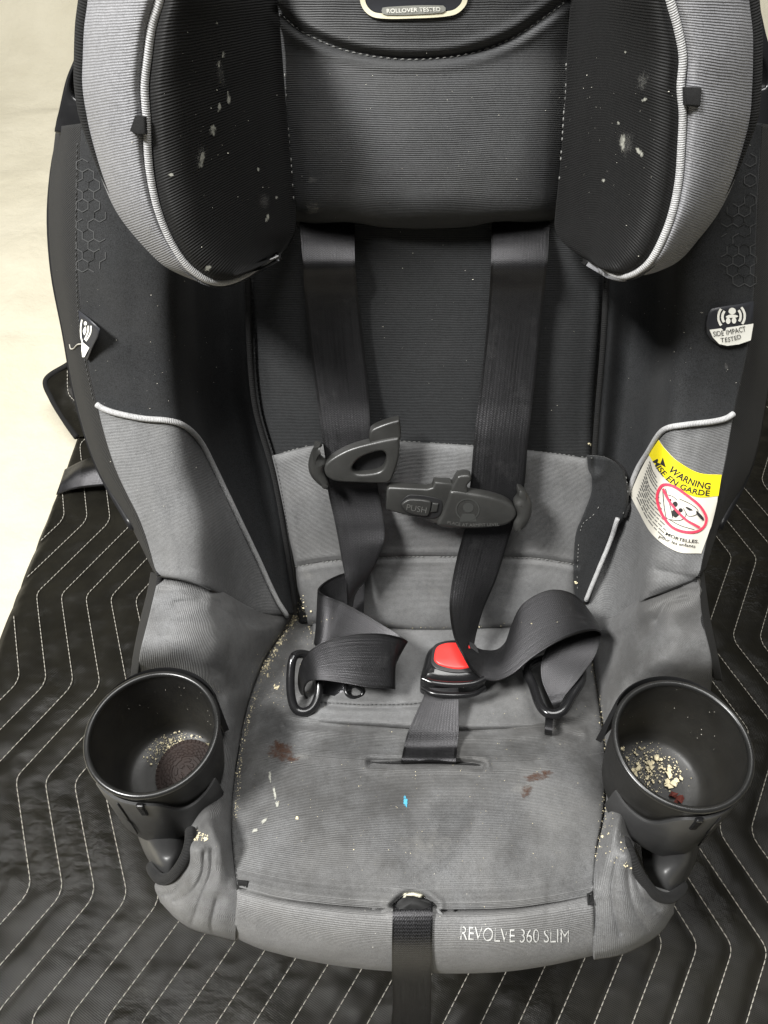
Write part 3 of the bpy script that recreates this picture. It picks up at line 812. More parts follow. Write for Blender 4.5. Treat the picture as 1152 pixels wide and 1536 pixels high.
# ------------------------------------------------------------------ headrest
rows = []
for y, xl, xr, of in ((-90, 402, 866, -.040), (-40, 410, 861, -.036), (0, 415, 857, -.032), (45, 420, 852, -.030), (85, 424, 849, -.028), (140, 428, 847, -.031),
                      (200, 433, 843, -.033), (270, 439, 837, -.033), (315, 442, 833, -.029)):
    c = (xl + xr) / 2; w = (xr - xl) / 2
    rows.append([B(xl - 6, y, of + .022), B(c - .88 * w, y, of + .008), B(c - .6 * w, y, of + .001), B(c, y, of - .003), B(c + .6 * w, y, of + .001), B(c + .88 * w, y, of + .008), B(xr + 6, y, of + .022)])
rows.append([B(437, 340, .006), B(480, 334, -.010), B(528, 332, -.016), B(575, 339, -.017), B(640, 341, -.017), B(705, 338, -.017), B(742, 331, -.016), B(790, 332, -.010), B(838, 337, .006)])
rows.append([B(437, 342, .012), B(480, 336, -.002), B(528, 334, -.004), B(575, 341, -.004), B(640, 343, -.004), B(705, 340, -.004), B(742, 333, -.004), B(790, 334, -.002), B(838, 339, .012)])
HEAD = patch('headrest', rows, M['headrest'], SEAT, 120, 130, thick=.012, lump=.0008)
PL = [(252, -60), (240, 0), (228, 40), (221, 90), (217, 130), (220, 180), (222, 235), (228, 280), (238, 320), (255, 360), (278, 395), (305, 417), (325, 423), (345, 421), (375, 408), (417, 384)]
IL = [(408, -60), (416, 0), (420, 40), (424, 90), (427, 130), (431, 180), (436, 235), (441, 280), (444, 315), (443, 345), (436, 362), (428, 374), (422, 380), (420, 382), (419, 383), (418.5, 383.8)]
OL = [(130, -60), (125, 0), (120, 40), (118, 90), (118, 130), (126, 180), (141, 235), (157, 280), (176, 320), (205, 358), (245, 398), (285, 418), (312, 426), (338, 424.5), (374, 409), (416.5, 384.5)]
PR = [(992, -60), (1005, 0), (1016, 40), (1024, 85), (1021, 130), (1024, 170), (1022, 215), (1018, 270), (1008, 320), (993, 360), (976, 390), (956, 407), (936, 414), (918, 411), (903, 403), (882, 391)]
IR = [(862, -60), (856, 0), (853, 40), (850, 85), (849, 130), (846, 170), (843, 215), (838, 270), (833, 320), (832, 340), (836, 352), (845, 364), (855, 373), (866, 381), (874, 386), (881, 390.6)]
OR = [(1128, -60), (1131, 0), (1136, 50), (1136, 90), (1135, 130), (1131, 175), (1119, 220), (1100, 275), (1076, 322), (1047, 360), (1020, 390), (990, 406), (962, 413), (920, 411.5), (904, 403.5), (882.5, 391.4)]
PO_ = PO = [-.115] * 9 + [-.114, -.112, -.108, -.103, -.096, -.078, -.045]
IO_ = IO = [-.016] * 9 + [-.018, -.022, -.028, -.034, -.038, -.042, -.0445]
POR = PO[:10] + [-.112, -.108, -.103, -.096, -.088, -.074]
IOR = IO[:10] + [-.024, -.032, -.040, -.050, -.058, -.073]
def wing(Pp, Ip, Op, right):
    PO, IO = (POR, IOR) if right else (PO_, IO_)
    inner, outer, pp = [], [], []
    for k, (p, q, o) in enumerate(zip(Pp, Ip, Op)):
        p, q, o = map(np.array, (p, q, o)); a, b = PO[k], IO[k]
        def L(u, v, t): return u + (v - u) * t
        row = [B(*p, a)]
        for t, g in ((.12, -.045), (.3, .03), (.55, .28), (.8, .66), (.94, .92), (1, 1)):
            c = L(p, q, t); row.append(B(*c, a + (b - a) * g))
        inner.append(row[::-1] if right else row)
        e = min(1, np.linalg.norm(o - p) / 40)
        so = a + (.045 if k < 9 else .035) * e
        row = [B(*p, a)]
        for t, g in ((.2, -.10), (.5, .02), (.8, .35), (.95, .75), (1, 1)):
            c = L(p, o, t); row.append(B(*c, a + (so - a) * g))
        s = -1 if right else 1
        row.append(B(o[0] + s * 8 * e, o[1] - 3 * e, so + .03 * e))
        outer.append(row if right else row[::-1])
        pp.append(B(*p, a - .0015))
    w = patch('headrest_wing', inner, M['wingblack'], SEAT, 70, 150, thick=.003, lump=.0009, roll=('R' if right else 'L'), rw=.006, ra=.003)
    patch('wing_outer_panel', outer, M['wing'], w, 60, 150, thick=.003, lump=.0008, roll=('L' if right else 'R'), rw=.006, ra=.003)
    tube('piping', pp[:15] if right else pp, [.0021 * min(1, .25 + (119 - i) / 14) for i in range(120)], M['piping'], w, 10, 120)
    bb = [B(o[0] + (-5 if right else 5), o[1], PO[k] + .036) for k, o in enumerate(Op[:9])]
    tube('edge_binding', bb, [max(.0008, .0042 * (1 - max(0, (i - 35) / 25))) for i in range(60)], M['blackpiping'], w, 8, 60)
    return w
WL = wing(PL, IL, OL, False); WR = wing(PR, IR, OR, True)

# ------------------------------------------------------------------ piping, welts, seams
surf_tube('piping', PIPL, .0021, M['piping'], BL, .2, 110)
surf_tube('piping', PIPR[:9], .0021, M['piping'], BR, .2, 80)
surf_tube('piping', PIPR[9:], .0019, M['piping'], BR, .2, 50)
tube('welt', [B(x, y, -.001) for x, y in [(371, 405), (374, 512), (383, 610), (411, 712), (428, 806), (443, 905)]], .0022, M['blackpiping'], BACK, 8, 90)
tube('welt', [B(x, y, -.001) for x, y in [(911, 395), (905, 512), (897, 610), (891, 690)]], .0022, M['blackpiping'], BACK, 8, 60)
surf_tube('bound_edge', [(890, 683), (915, 688), (936, 702), (944, 728), (943, 752), (936, 775)], .0013, M['blackpiping'], FLAP, .2, 40)
stitches('stitching', [(420, 20), (452, 47), (510, 74), (580, 88), (650, 89), (710, 80), (770, 57), (820, 24), (848, 3)], M['thread'], HEAD, .0026, .0016, .0004)
stitches('stitching', [(410, 683), (470, 667), (545, 661), (640, 664), (710, 668), (800, 676), (895, 688)], M['thread'], INS, .0022, .0016, .0003, skip=.35)
stitches('stitching', [(443, 850), (500, 841), (600, 835), (700, 835), (800, 837), (866, 847)], M['thread'], INS, .0022, .0014, .0004, skip=.15)
stitches('stitching', [(427, 100), (433, 190), (440, 300)], M['thread'], HEAD, .0022, .0016, .0004, skip=.4)
stitches('stitching', [(850, 95), (845, 190), (838, 290)], M['thread'], HEAD, .0022, .0016, .0005, skip=.3)
stitches('stitching', [(440, 924), (404, 977), (385, 1016), (371, 1062), (354, 1140), (348, 1220), (356, 1328)], M['darkthread'], PAN, .0022, .0012, .0003)
stitches('stitching', [(890, 992), (900, 1058), (910, 1142), (906, 1220), (894, 1280), (888, 1340)], M['darkthread'], PAN, .0022, .0012, .0003)
stitches('stitching', [(117, 215), (115, 300), (115, 400), (121, 500), (141, 602)], M['darkthread'], BL, .0022, .0012, .00035)
stitches('stitching', [(380, 500), (391, 610), (418, 712), (434, 806)], M['darkthread'], BACK, .0022, .0012, .0003)
stitches('stitching', [(898, 760), (890, 772), (872, 790), (866, 850), (866, 890)], M['thread'], FLAP, .002, .0016, .0003, skip=.4)
stitches('stitching', [(938, 712), (941, 740), (934, 772)], M['thread'], FLAP, .0018, .002, .0003, skip=.4)
stitches('stitching', [(480, 1053), (540, 1056), (600, 1056), (640, 1053)], M['darkthread'], PANR, .002, .0014, .0003)

# ------------------------------------------------------------------ harness
def E_(a, b): return (a, b)
# long upper runs lie on the back pad, then run down to the chest clips
def upper(name, st):
    return strip(name, [E_(B(x0, y, o0), B(x1, y2, o1)) for x0, y, x1, y2, o0, o1 in st], M['strap'], SEAT, 110, camber=.0008, surf=True)
strip('harness_strap', [E_(B(449, 322, .001), B(531, 322, .001)), E_(B(450, 336, -.004), B(532, 335, -.004)), E_(B(451, 352, -.011), B(532, 351, -.011)), E_(B(453, 378, -.020), B(532, 377, -.020)), E_(B(455, 402, -.024), B(533, 401, -.024)),
      E_(B(457, 440, -.018), B(537, 440, -.016)), E_(B(465, 520, -.018), B(546, 520, -.015)), E_(B(476, 600, -.024), B(553, 598, -.021)), E_(B(484, 660, -.032), B(556, 650, -.030)),
      E_(B(490, 705, -.036), B(562, 700, -.034)),
      E_((492, 735, .595), (567, 732, .593)), E_((504, 790, .602), (577, 790, .598)), E_((514, 845, .606), (574, 820, .600)), E_((520, 880, .607), (554, 862, .610)),
      E_((522, 908, .610), (534, 888, .618)), E_((524, 930, .619), (526, 915, .630))], M['strap'], SEAT, 190, camber=.0006, surf=True)
strip('harness_strap', [E_((545, 930, .634), (548, 856, .632)), E_((522, 932, .634), (528, 857, .632)), E_((500, 940, .633), (507, 863, .630)), E_((481, 952, .627), (488, 873, .625)),
      E_((472, 964, .614), (477.5, 885, .616)), E_((480, 974, .604), (485, 892, .607)), E_((502, 987, .603), (512, 903, .608)), E_((535, 1004, .602), (548, 922, .608)), E_((572, 1021, .600), (588, 946, .604)),
      E_((589, 1031, .594), (608, 959, .597)), E_((592, 1034, .586), (611, 962, .589)), E_((585, 1033, .580), (603, 957, .582)), E_((554, 1031, .577), (575, 951, .578)), E_((525, 1026, .577), (540, 951, .578)),
      E_((500, 1022, .579), (512, 955, .580)), E_((477, 1020, .582), (483, 964, .583)), E_((462, 1023, .588), (460, 981, .588)), E_((456, 1034, .597), (450, 1002, .597)), E_((460, 1047, .608), (448, 1030, .606)),
      E_((470, 1050, .618), (456, 1048, .618))],
      M['strap'], SEAT, 260, camber=.0006, surf=True)
strip('harness_strap', [E_(B(738, 322, .001), B(824, 322, .001)), E_(B(738, 335, -.004), B(824, 335, -.004)), E_(B(737, 352, -.011), B(823, 351, -.011)), E_(B(737, 378, -.020), B(822, 377, -.020)), E_(B(736, 402, -.024), B(820, 401, -.024)),
      E_(B(734, 440, -.016), B(816, 440, -.018)), E_(B(727, 520, -.015), B(808, 520, -.018)), E_(B(718, 600, -.021), B(799, 600, -.024)), E_(B(711, 660, -.030), B(792, 660, -.032)),
      E_(B(705, 730, -.038), B(785, 735, -.038)),
      E_((697, 791, .598), (770, 784, .598)), E_((686, 834, .606), (760, 817, .606)), E_((677, 880, .608), (744, 868, .612)), E_((675, 915, .602), (725, 912, .618)),
      E_((682, 956, .590), (713, 952, .616)), E_((695, 983, .582), (710, 972, .612)), E_((707, 1004, .580), (713, 972, .610)), E_((722, 1017, .580), (726, 976, .606)),
      E_((745, 1021, .578), (746, 975, .604)), E_((770, 1010, .577), (760, 962, .602)), E_((799, 986, .577), (768, 938, .600)), E_((834, 964, .576), (785, 906, .600)),
      E_((866, 950, .576), (822, 886, .602)), E_((890, 945, .578), (858, 891, .604)), E_((901, 948, .588), (884, 918, .606)), E_((900, 952, .600), (900, 946, .608)),
      ],
      M['strap'], SEAT, 300, camber=.0006, surf=True)
strip('harness_strap', [E_((846, 930, .612), (903, 946, .602)), E_((826, 962, .602), (899, 966, .592)), E_((813, 990, .596), (889, 990, .586)), E_((813, 1018, .590), (870, 1016, .580)),
      E_((822, 1042, .584), (852, 1038, .578)), E_((831, 1060, .580), (840, 1056, .578)), E_((834, 1064, .588), (838, 1062, .588))], M['strap'], SEAT, 90, camber=.0006, surf=True)
# crotch strap
strip('crotch_strap', [E_((602, 1146, PN(1146) + .004), (683, 1146, PN(1146) + .004)), E_((602, 1141, PN(1141) - .009), (684, 1142, PN(1142) - .009)), E_((606, 1120, .562), (686, 1120, .562)),
      E_((613, 1095, .566), (688, 1095, .566)), E_((624, 1070, .572), (688, 1068, .572)), E_((634, 1048, .577), (688, 1046, .577)), E_((639, 1032, .582), (687, 1032, .582))], M['strap'], SEAT, 70, camber=.001, surf=True)
# front adjuster strap
strip('adjuster_strap', [E_((592, 1345, .484), (650, 1345, .484)), E_((590, 1358, .473), (649, 1358, .473)), E_((589, 1375, .467), (649, 1375, .467)), E_((588, 1410, .467), (648, 1410, .467)), E_((588, 1440, .476), (648, 1440, .476)),
      E_((588, 1462, .490), (647, 1462, .490)), E_((590, 1490, .520), (647, 1490, .520)), E_((588, 1525, .555), (646, 1522, .555)), E_((582, 1570, .60), (644, 1566, .60)), E_((575, 1620, .66), (638, 1616, .66))], M['strap2'], SEAT, 110, camber=.0004)

# chest clips
cl = Plane(530, 690, BK(690) - .042, BKS)
CLIPL = plate('chest_clip_half', [[(489, 692), (500, 682), (525, 669), (557, 660), (592, 653), (599, 655), (598, 683), (591, 706), (584, 719), (571, 721), (534, 720), (506, 718), (492, 712), (487, 702)],
      [(529, 697), (538, 685), (554, 677), (573, 673), (579, 679), (577, 694), (568, 703), (542, 707), (531, 704)]], cl, -.006, .006, .0022, M['clip'], SEAT, n=90)
plate('clip_guard', [[(481, 665), (470, 672), (463, 691), (465, 708), (476, 722), (492, 732), (494, 722), (487, 705), (489, 692), (482, 685), (480, 675)]], cl, -.007, .007, .005, M['clip'], CLIPL)
plate('clip_tab', [[(556, 662), (555, 646), (565, 638), (597, 628), (600, 634), (600, 658), (580, 664)]], cl, -.008, .0035, .002, M['clip'], CLIPL)
plate('clip_recess', [[(527, 698), (538, 683), (554, 675), (575, 672), (581, 679), (579, 696), (568, 705), (542, 709), (529, 706)]], cl, -.0065, -.002, .0005, M['plastic'], CLIPL)
cr_ = Plane(700, 755, BK(755) - .046, BKS)
CLIPR = plate('chest_clip_half', [[(676, 731), (704, 734), (736, 740), (759, 748), (771, 758), (773, 768), (764, 779), (745, 785), (700, 788), (656, 783), (662, 765), (670, 745)]], cr_, -.006, .007, .003, M['clip'], SEAT, n=90)
plate('clip_tongue', [[(580, 731), (584, 727), (640, 730), (648, 728), (651, 719), (676, 721), (683, 728), (672, 760), (660, 784), (649, 781), (640, 776), (605, 769), (579, 761)]], cr_, -.006, .0045, .002, M['clip'], CLIPR, smooth_out=False)
plate('clip_tab', [[(676, 733), (683, 714), (688, 709), (704, 709), (706, 716), (700, 724), (700, 736)]], cr_, -.006, .006, .002, M['clip'], CLIPR)
plate('clip_lip', [[(654, 780), (700, 786), (698, 795), (653, 787)]], cr_, -.009, .0, .001, M['plastic'], CLIPR, smooth_out=False)
plate('clip_guard', [[(777, 728), (787, 733), (795, 746), (797, 757), (794, 774), (783, 790), (771, 794), (769, 780), (774, 768), (770, 752), (776, 742), (775, 733)]], cr_, -.007, .008, .005, M['clip'], CLIPR)
plate('push_button_well', [[(601, 752), (606, 743), (616, 738), (650, 742), (662, 748), (660, 766), (648, 773), (612, 766)]], cr_, .0046, .0053, .0003, M['plastic'], CLIPR)
plate('push_button', [[(602, 752), (607, 746), (616, 743), (644, 746), (646, 751), (642, 766), (636, 768), (612, 763)]], cr_, .004, .0075, .001, M['clip'], CLIPR)
plate('clip_latch', [[(648, 749), (657, 750), (655, 762), (645, 763)]], cr_, .004, .0068, .0008, M['clip'], CLIPR, smooth_out=False)
onp = lambda z: (lambda x, y: cr_.w(*cr_.loc(x, y), z))
CP = plain('faint clip print', (.085, .085, .08), .6)
text_px('lettering', 'PUSH', [(609, 758), (638, 763)], 9, CP, CLIPR, pos=onp(.0078), bold=-.012)
text_px('lettering', 'PLACE AT ARMPIT LEVEL', [(670, 779), (700, 783), (747, 782)], 4.5, CP, CLIPR, pos=onp(.0074), bold=-.01)
circ = lambda cx, cy, r, n=24: [(cx + r * math.cos(2 * math.pi * k / n), cy + r * .93 * math.sin(2 * math.pi * k / n)) for k in range(n)]
dk = plain('raised clip emblem', (.034, .035, .033), .5, .4)
stroke('clip_emblem', [circ(700, 758, 17)], 2.0, dk, CLIPR, pos=onp(.0074), closed=True, n=60)
blob('clip_emblem', [circ(701, 755, 8), [(692, 764), (710, 764), (714, 776), (688, 776)]], dk, CLIPR, pos=onp(.0073), smooth_out=False)

# hip tongues
def loop(name, pts, r, parent=SEAT): return tube(name, pts, r, M['gloss'], parent, 12, 90, closed=True)
TL = loop('harness_tongue', [(441, 985, .598), (454, 981, .604), (470, 988, .606), (478, 1010, .603), (478, 1040, .598), (470, 1060, .594), (457, 1068, .592), (444, 1064, .592), (437, 1045, .593), (436, 1010, .595)], .0034)
strip('tongue_plate', [E_((478, 1010, .606), (478, 1040, .600)), E_((505, 1012, .612), (503, 1044, .607)), E_((530, 1020, .612), (528, 1046, .608)), E_((538, 1026, .612), (536, 1047, .609)), E_((546, 1034, .612), (543, 1042, .611))], M['chrome'], TL, 30, .0025, cross=4)
loop('tongue_collar', [(520, 1024, .605), (532, 1028, .604), (543, 1036, .604), (542, 1044, .603), (530, 1046, .601), (520, 1040, .601)], .0016, TL)
TR = loop('harness_tongue', [(791, 1000, .600), (800, 1030, .588), (810, 1058, .576), (820, 1069, .571), (832, 1071, .570), (845, 1065, .571), (857, 1045, .578), (872, 1018, .588), (868, 1000, .598), (830, 985, .606)], .0036)
strip('anchor_strap', [E_((818, 1066, .580), (832, 1068, .580)), E_((818, 1080, .573), (829, 1082, .573)), E_((817, 1096, .568), (828, 1099, .568)), E_((817, 1102, .582), (828, 1104, .582))], M['strap'], TR, 20)
strip('anchor_strap', [E_((446, 1066, .604), (462, 1068, .604)), E_((448, 1076, .594), (463, 1078, .594)), E_((449, 1086, .592), (463, 1087, .592)), E_((449, 1092, .600), (463, 1093, .600))], M['strap'], TL, 20)

# buckle
bp = Plane(680, 985, PN(985) - .052, 0.9)
BUCK = plate('buckle', [[(636, 988), (643, 968), (660, 958), (682, 955), (708, 959), (724, 972), (730, 992), (730, 1012), (712, 1020), (680, 1022), (648, 1020), (632, 1012)]], bp, -.042, 0, .010, M['gloss'], SEAT, n=80)
plate('release_button', [[(651, 986), (655, 972), (668, 966), (688, 965), (702, 967), (707, 982), (706, 1000), (696, 1004), (680, 1004), (660, 999), (652, 993)]], bp, -.004, .0022, .0016, M['red'], BUCK)
plate('button_frame', [[(646, 988), (651, 969), (667, 962), (688, 961), (710, 965), (719, 982), (717, 1004), (697, 1009), (678, 1009), (656, 1004), (647, 996)]], bp, -.004, .0007, .0006, M['plastic'], BUCK)
bpf = Plane(680, 1026, PN(985) - .046, -.15)
tube('buckle_ridge', [(634, 1018, .572), (650, 1024, .569), (680, 1027, .568), (710, 1025, .569), (727, 1018, .572)], .0022, M['gloss'], BUCK, 8, 40)
tube('buckle_ridge', [(634, 1032, .582), (650, 1040, .577), (680, 1043, .575), (710, 1041, .577), (727, 1031, .582)], .0022, M['gloss'], BUCK, 8, 40)
plate('strap_slot', [[(660, 1026), (684, 1026), (684, 1032), (660, 1032)]], bpf, .0, .003, .001, M['chrome'], BUCK, smooth_out=False)

# ------------------------------------------------------------------ cup holders
def cup(px, py, d, R, right):
    c = P(px, py, d); s = -1 if right else 1
    e = empty('cup_holder', c, SEAT); h = .070
    prof = [(R * .98 + .0019 * math.cos(a_), .0019 * math.sin(a_)) for a_ in np.linspace(-1.2, 3.6, 12)] + [(R * .94, -.004), (R * .90, -h * .55), (R * .83, -h * .86),
            (R * .78, -h * .95), (R * .70, -h * .99), (R * .5, -h), (0, -h)]
    V, Fc = lathe(prof, (0, 0, 0), 96); 
    prof2 = [(R * .985, -.002), (R * .975, -.01), (R * .93, -h * .55), (R * .86, -h * .88), (R * .78, -h - .003), (0, -h - .003)]
    V2, F2 = lathe(prof2, (0, 0, 0), 96); o = len(V)
    b = pymesh('cup_bowl', list(V) + list(V2), list(Fc) + [tuple(i + o for i in f[::-1]) for f in F2], M['cupin'], e, sharp=50)
    V, Fc = lathe([(R * .98 + .0021 * math.cos(a_), .0001 + .0021 * math.sin(a_)) for a_ in np.linspace(0, 2 * math.pi, 15)], (0, 0, 0), 96)
    pymesh('cup_rim', V, Fc, M['cup'], e)
    # sleeve the cup drops into: open ring, higher on the outer side
    V, Fc = [], []; n = 70
    a0, a1 = math.radians(-138), math.radians(-24)
    if right: a0, a1 = math.radians(-156), math.radians(-42)
    for k in range(n + 1):
        t = k / n; an = a0 + (a1 - a0) * t
        lo = t if not right else 1 - t                  # 0 at the outer side
        top = -.010 - .026 * (1 / (1 + math.exp(-(lo - .58) * 26)))
        bot = -.078 + .016 / (1 + math.exp(-(lo - .6) * 14)) + .0015 * math.sin(lo * 14)
        for (r, z) in ((R * .99, top), (R * 1.03, top), (R * 1.045, top - .0015), (R * 1.085, bot + .001), (R * 1.075, bot), (R * 1.03, bot), (R * .97, top)):
            r *= 1 - .07 * lo ** 4
            V.append((r * math.cos(an), r * math.sin(an), z))
    for k in range(n):
        for i in range(6): Fc.append((k * 7 + i, (k + 1) * 7 + i, (k + 1) * 7 + i + 1, k * 7 + i + 1))
    Fc.append(tuple(range(6))); Fc.append(tuple(n * 7 + i for i in range(6))[::-1])
    pymesh('cup_sleeve', V, [f[::-1] for f in Fc], M['sleeve'], e, sharp=40)
    # rear mounting wall, a little taller than the rim
    V, Fc = lathe([(R * .92, -.06), (R * .96, -.004), (R * .985, -.001), (R * 1.01, -.003), (R * 1.02, -.06)], (0, R * .13, 0), 50, math.radians(32), math.radians(148))
    m = 5; Fc += [tuple(range(m)), tuple(50 * m + i for i in range(m))[::-1]]
    pymesh('mounting_wall', V, [f[::-1] for f in Fc], M['plastic'], e, sharp=60)
    # seam on the sleeve and a small clip
    an = math.radians(-112 if not right else -68); r = R * 1.055
    pts = [(r * f * math.cos(an + w_), r * f * math.sin(an + w_), z_) for f, w_, z_ in ((1.0, 0, -.0125), (1.022, 0, -.04), (1.026, .03, -.044), (1.044, .03, -.063))]
    V, Fc, _ = tube_mesh([pts], .0006, 5); pymesh('sleeve_seam', V, Fc, M['gloss'], e)
    an = math.radians(-92 if not right else -87); q = np.array([math.cos(an), math.sin(an)]); tq = np.array([-q[1], q[0]])
    V = []
    for rr in (R * 1.0, R * 1.075):
        for tt in (-.0025, .0025):
            for z in (-.024, -.008): V.append((*(q * rr + tq * tt), z))
    cu = pymesh('sleeve_clip', V, [(0, 1, 3, 2), (4, 6, 7, 5), (0, 4, 5, 1), (2, 3, 7, 6), (1, 5, 7, 3), (0, 2, 6, 4)], M['gloss'], e, smooth=False)
    bv = cu.modifiers.new('bevel', 'BEVEL'); bv.width = .0012; bv.segments = 3
    return e, c, h
for o in list(COL.objects):
    pass
CUPL, cL, CH = cup(229, 1098, .50, .0425, False)
CUPR, cR, _ = cup(1023, 1115, .485, .0425, True)
# arm ends of the shell that come out of the fabric under the cups
rows = [[(196, 1222, .570), (212, 1225, .548), (242, 1228, .540), (270, 1232, .545), (288, 1238, .560)],
        [(205, 1250, .560), (221, 1252, .535), (246, 1254, .526), (269, 1256, .530), (284, 1258, .548)],
        [(218, 1282, .535), (232, 1284, .510), (250, 1285, .503), (266, 1284, .508), (279, 1280, .525)],
        [(236, 1311, .530), (243, 1316, .512), (252, 1317, .508), (260, 1314, .512), (268, 1304, .525)],
        [(242, 1320, .540), (247, 1324, .525), (254, 1324, .522), (260, 1322, .525), (268, 1314, .535)]]
patch('arm_end', rows, M['sleeve'], SEAT, 40, 50, thick=.003, surf=False)
rows = [[(958, 1240, .560), (977, 1235, .545), (1010, 1232, .538), (1040, 1232, .545), (1056, 1240, .565)],
        [(962, 1275, .548), (985, 1268, .530), (1015, 1265, .524), (1038, 1266, .530), (1050, 1268, .555)],
        [(966, 1302, .525), (985, 1303, .507), (1008, 1302, .502), (1030, 1300, .512), (1042, 1296, .535)],
        [(980, 1330, .522), (992, 1336, .509), (1004, 1338, .506), (1016, 1335, .514), (1028, 1324, .530)],
        [(984, 1342, .535), (994, 1347, .525), (1004, 1348, .522), (1014, 1346, .528), (1024, 1338, .540)]]
patch('arm_end', rows, M['sleeve'], SEAT, 40, 50, thick=.003, surf=False)
tube('collar', [(286, 1246, .500), (285, 1262, .490), (280, 1281, .486), (270, 1300, .486), (257, 1315, .492), (243, 1319, .500), (231, 1309, .510), (227, 1300, .522)], .0036, M['blackpiping'], SL, 10, 70)
tube('collar', [(938, 1262, .498), (944, 1278, .487), (953, 1300, .484), (966, 1322, .485), (984, 1342, .491), (1003, 1347, .499), (1018, 1338, .510), (1024, 1328, .522)], .0036, M['blackpiping'], SR, 10, 70)

# slot for the adjuster strap with broken foam showing
blob('strap_slot', [[(584, 1360), (592, 1350), (603, 1341), (613, 1336), (625, 1340), (642, 1348), (655, 1358), (640, 1362), (600, 1363)]], M['black_ink'], PAN, .0012)
fo = [(603, 1347), (608, 1342), (613, 1344), (620, 1346), (628, 1346), (636, 1350), (628, 1351), (620, 1349), (610, 1349)]
blob('foam_edge', [fo], M['foam'], PAN, .0026, smooth_out=False, thick=.0016)
blob('crotch_slot', [[(553, 1144), (575, 1141), (640, 1141), (690, 1141), (722, 1149), (690, 1148), (640, 1147), (580, 1147)]], M['black_ink'], PAN, .0006)

# sewn tabs
def tab(name, outline, mat, parent, lift=.0016, thick=.0012):
    o = blob(name, [outline], mat, parent, lift, smooth_out=False); m = o.modifiers.new('t', 'SOLIDIFY'); m.thickness = thick; m.offset = 0
    return o
plate('fabric_tab', [[(203, 173), (208, 172), (218, 175), (219, 202), (207, 203), (195, 196)]], Plane(206, 187, hd(206, 187)[2] - .0015, BKS), -.003, .001, .0008, M['blackpiping'], WL, smooth_out=False)
plate('fabric_tab', [[(1026, 130), (1052, 131), (1050, 160), (1027, 158)]], Plane(1040, 145, hd(1040, 145)[2] - .0015, BKS), -.003, .001, .0008, M['blackpiping'], WR, smooth_out=False)
tab('fabric_tab', [(357, 1320), (373, 1323), (371, 1338), (356, 1336)], M['blackpiping'], APR)
tab('fabric_tab', [(880, 1342), (888, 1339), (889, 1358), (881, 1358)], M['blackpiping'], APR)

# ------------------------------------------------------------------ badge on the headrest
blob('badge', [[(541, -60), (541, 0), (549, 18), (566, 26), (620, 26), (678, 22), (694, 12), (700, -4), (700, -60)]], M['tagblack'], HEAD, .0012, rings=5, n=50, smooth_out=False)
stroke('badge_border', [[(544, -60), (544, -4), (551, 14), (567, 23), (620, 23.5), (676, 19), (691, 10), (697, -4), (697, -60)]], 7.5, M['gold'], HEAD, .0018, n=70)
blob('badge_plate', [[(573, 15), (577, 10), (664, 7), (668, 12), (664, 18), (578, 22)]], plain('grey badge plate', (.2, .2, .18), .5), HEAD, .0024, rings=2)
text_px('lettering', 'ROLLOVER TESTED', [(581, 19), (660, 15.5)], 6.5, M['white'], HEAD, .003, bold=-.005)
# apron lettering (worn print)
text_px('lettering', 'REVOLVE 360 SLIM', [(690, 1408), (770, 1412), (853, 1412)], 20, M['worn'], APR, .0007, bold=-.003)

# ------------------------------------------------------------------ side impact tags
TAGR = blob('sewn_tag', [[(1127, 451), (1104, 456), (1081, 459), (1065, 462), (1060, 469), (1057, 483), (1058, 498), (1064, 508), (1077, 517), (1089, 519), (1104, 516), (1121, 510), (1126, 484)]], M['tagblack'], SEAT, .002, smooth_out=False, rings=5, thick=.0006)
blob('tag_panel', [[(1061, 493), (1094, 489), (1126, 484), (1122, 509), (1104, 515), (1087, 517), (1076, 514), (1066, 504)]], M['white'], TAGR, .0027, smooth_out=False)
ec = lambda cx, cy, rx, ry, n=14: [(cx + rx * math.cos(2 * math.pi * k / n), cy + ry * math.sin(2 * math.pi * k / n)) for k in range(n)]
blob('tag_symbol', [ec(1094.3, 465.5, 5.2, 5), [(1085, 474), (1090, 471), (1098, 471), (1103, 473), (1100, 475), (1088, 475.5)], ec(1088.5, 480, 3.2, 4.6), ec(1096.8, 479.5, 3.2, 4.6)], M['white'], TAGR, .0027)
arc = lambda cx, cy, r, a0, a1: [(cx + r * math.cos(math.radians(a)), cy + r * math.sin(math.radians(a))) for a in np.linspace(a0, a1, 9)]
stroke('tag_symbol', [arc(1094, 474, 13.5, 145, 220), arc(1094, 474, 19.5, 140, 218), arc(1093, 473, 13.5, -40, 35), arc(1093, 473, 19.5, -42, 37)], 3.6, M['white'], TAGR, .0027)
text_px('lettering', 'SIDE IMPACT', [(1067, 503), (1090, 500), (1114, 495)], 7.6, M['black_ink'], TAGR, .0031)
text_px('lettering', 'TESTED', [(1078, 511.5), (1092, 510), (1107, 506)], 6.6, M['black_ink'], TAGR, .0031)
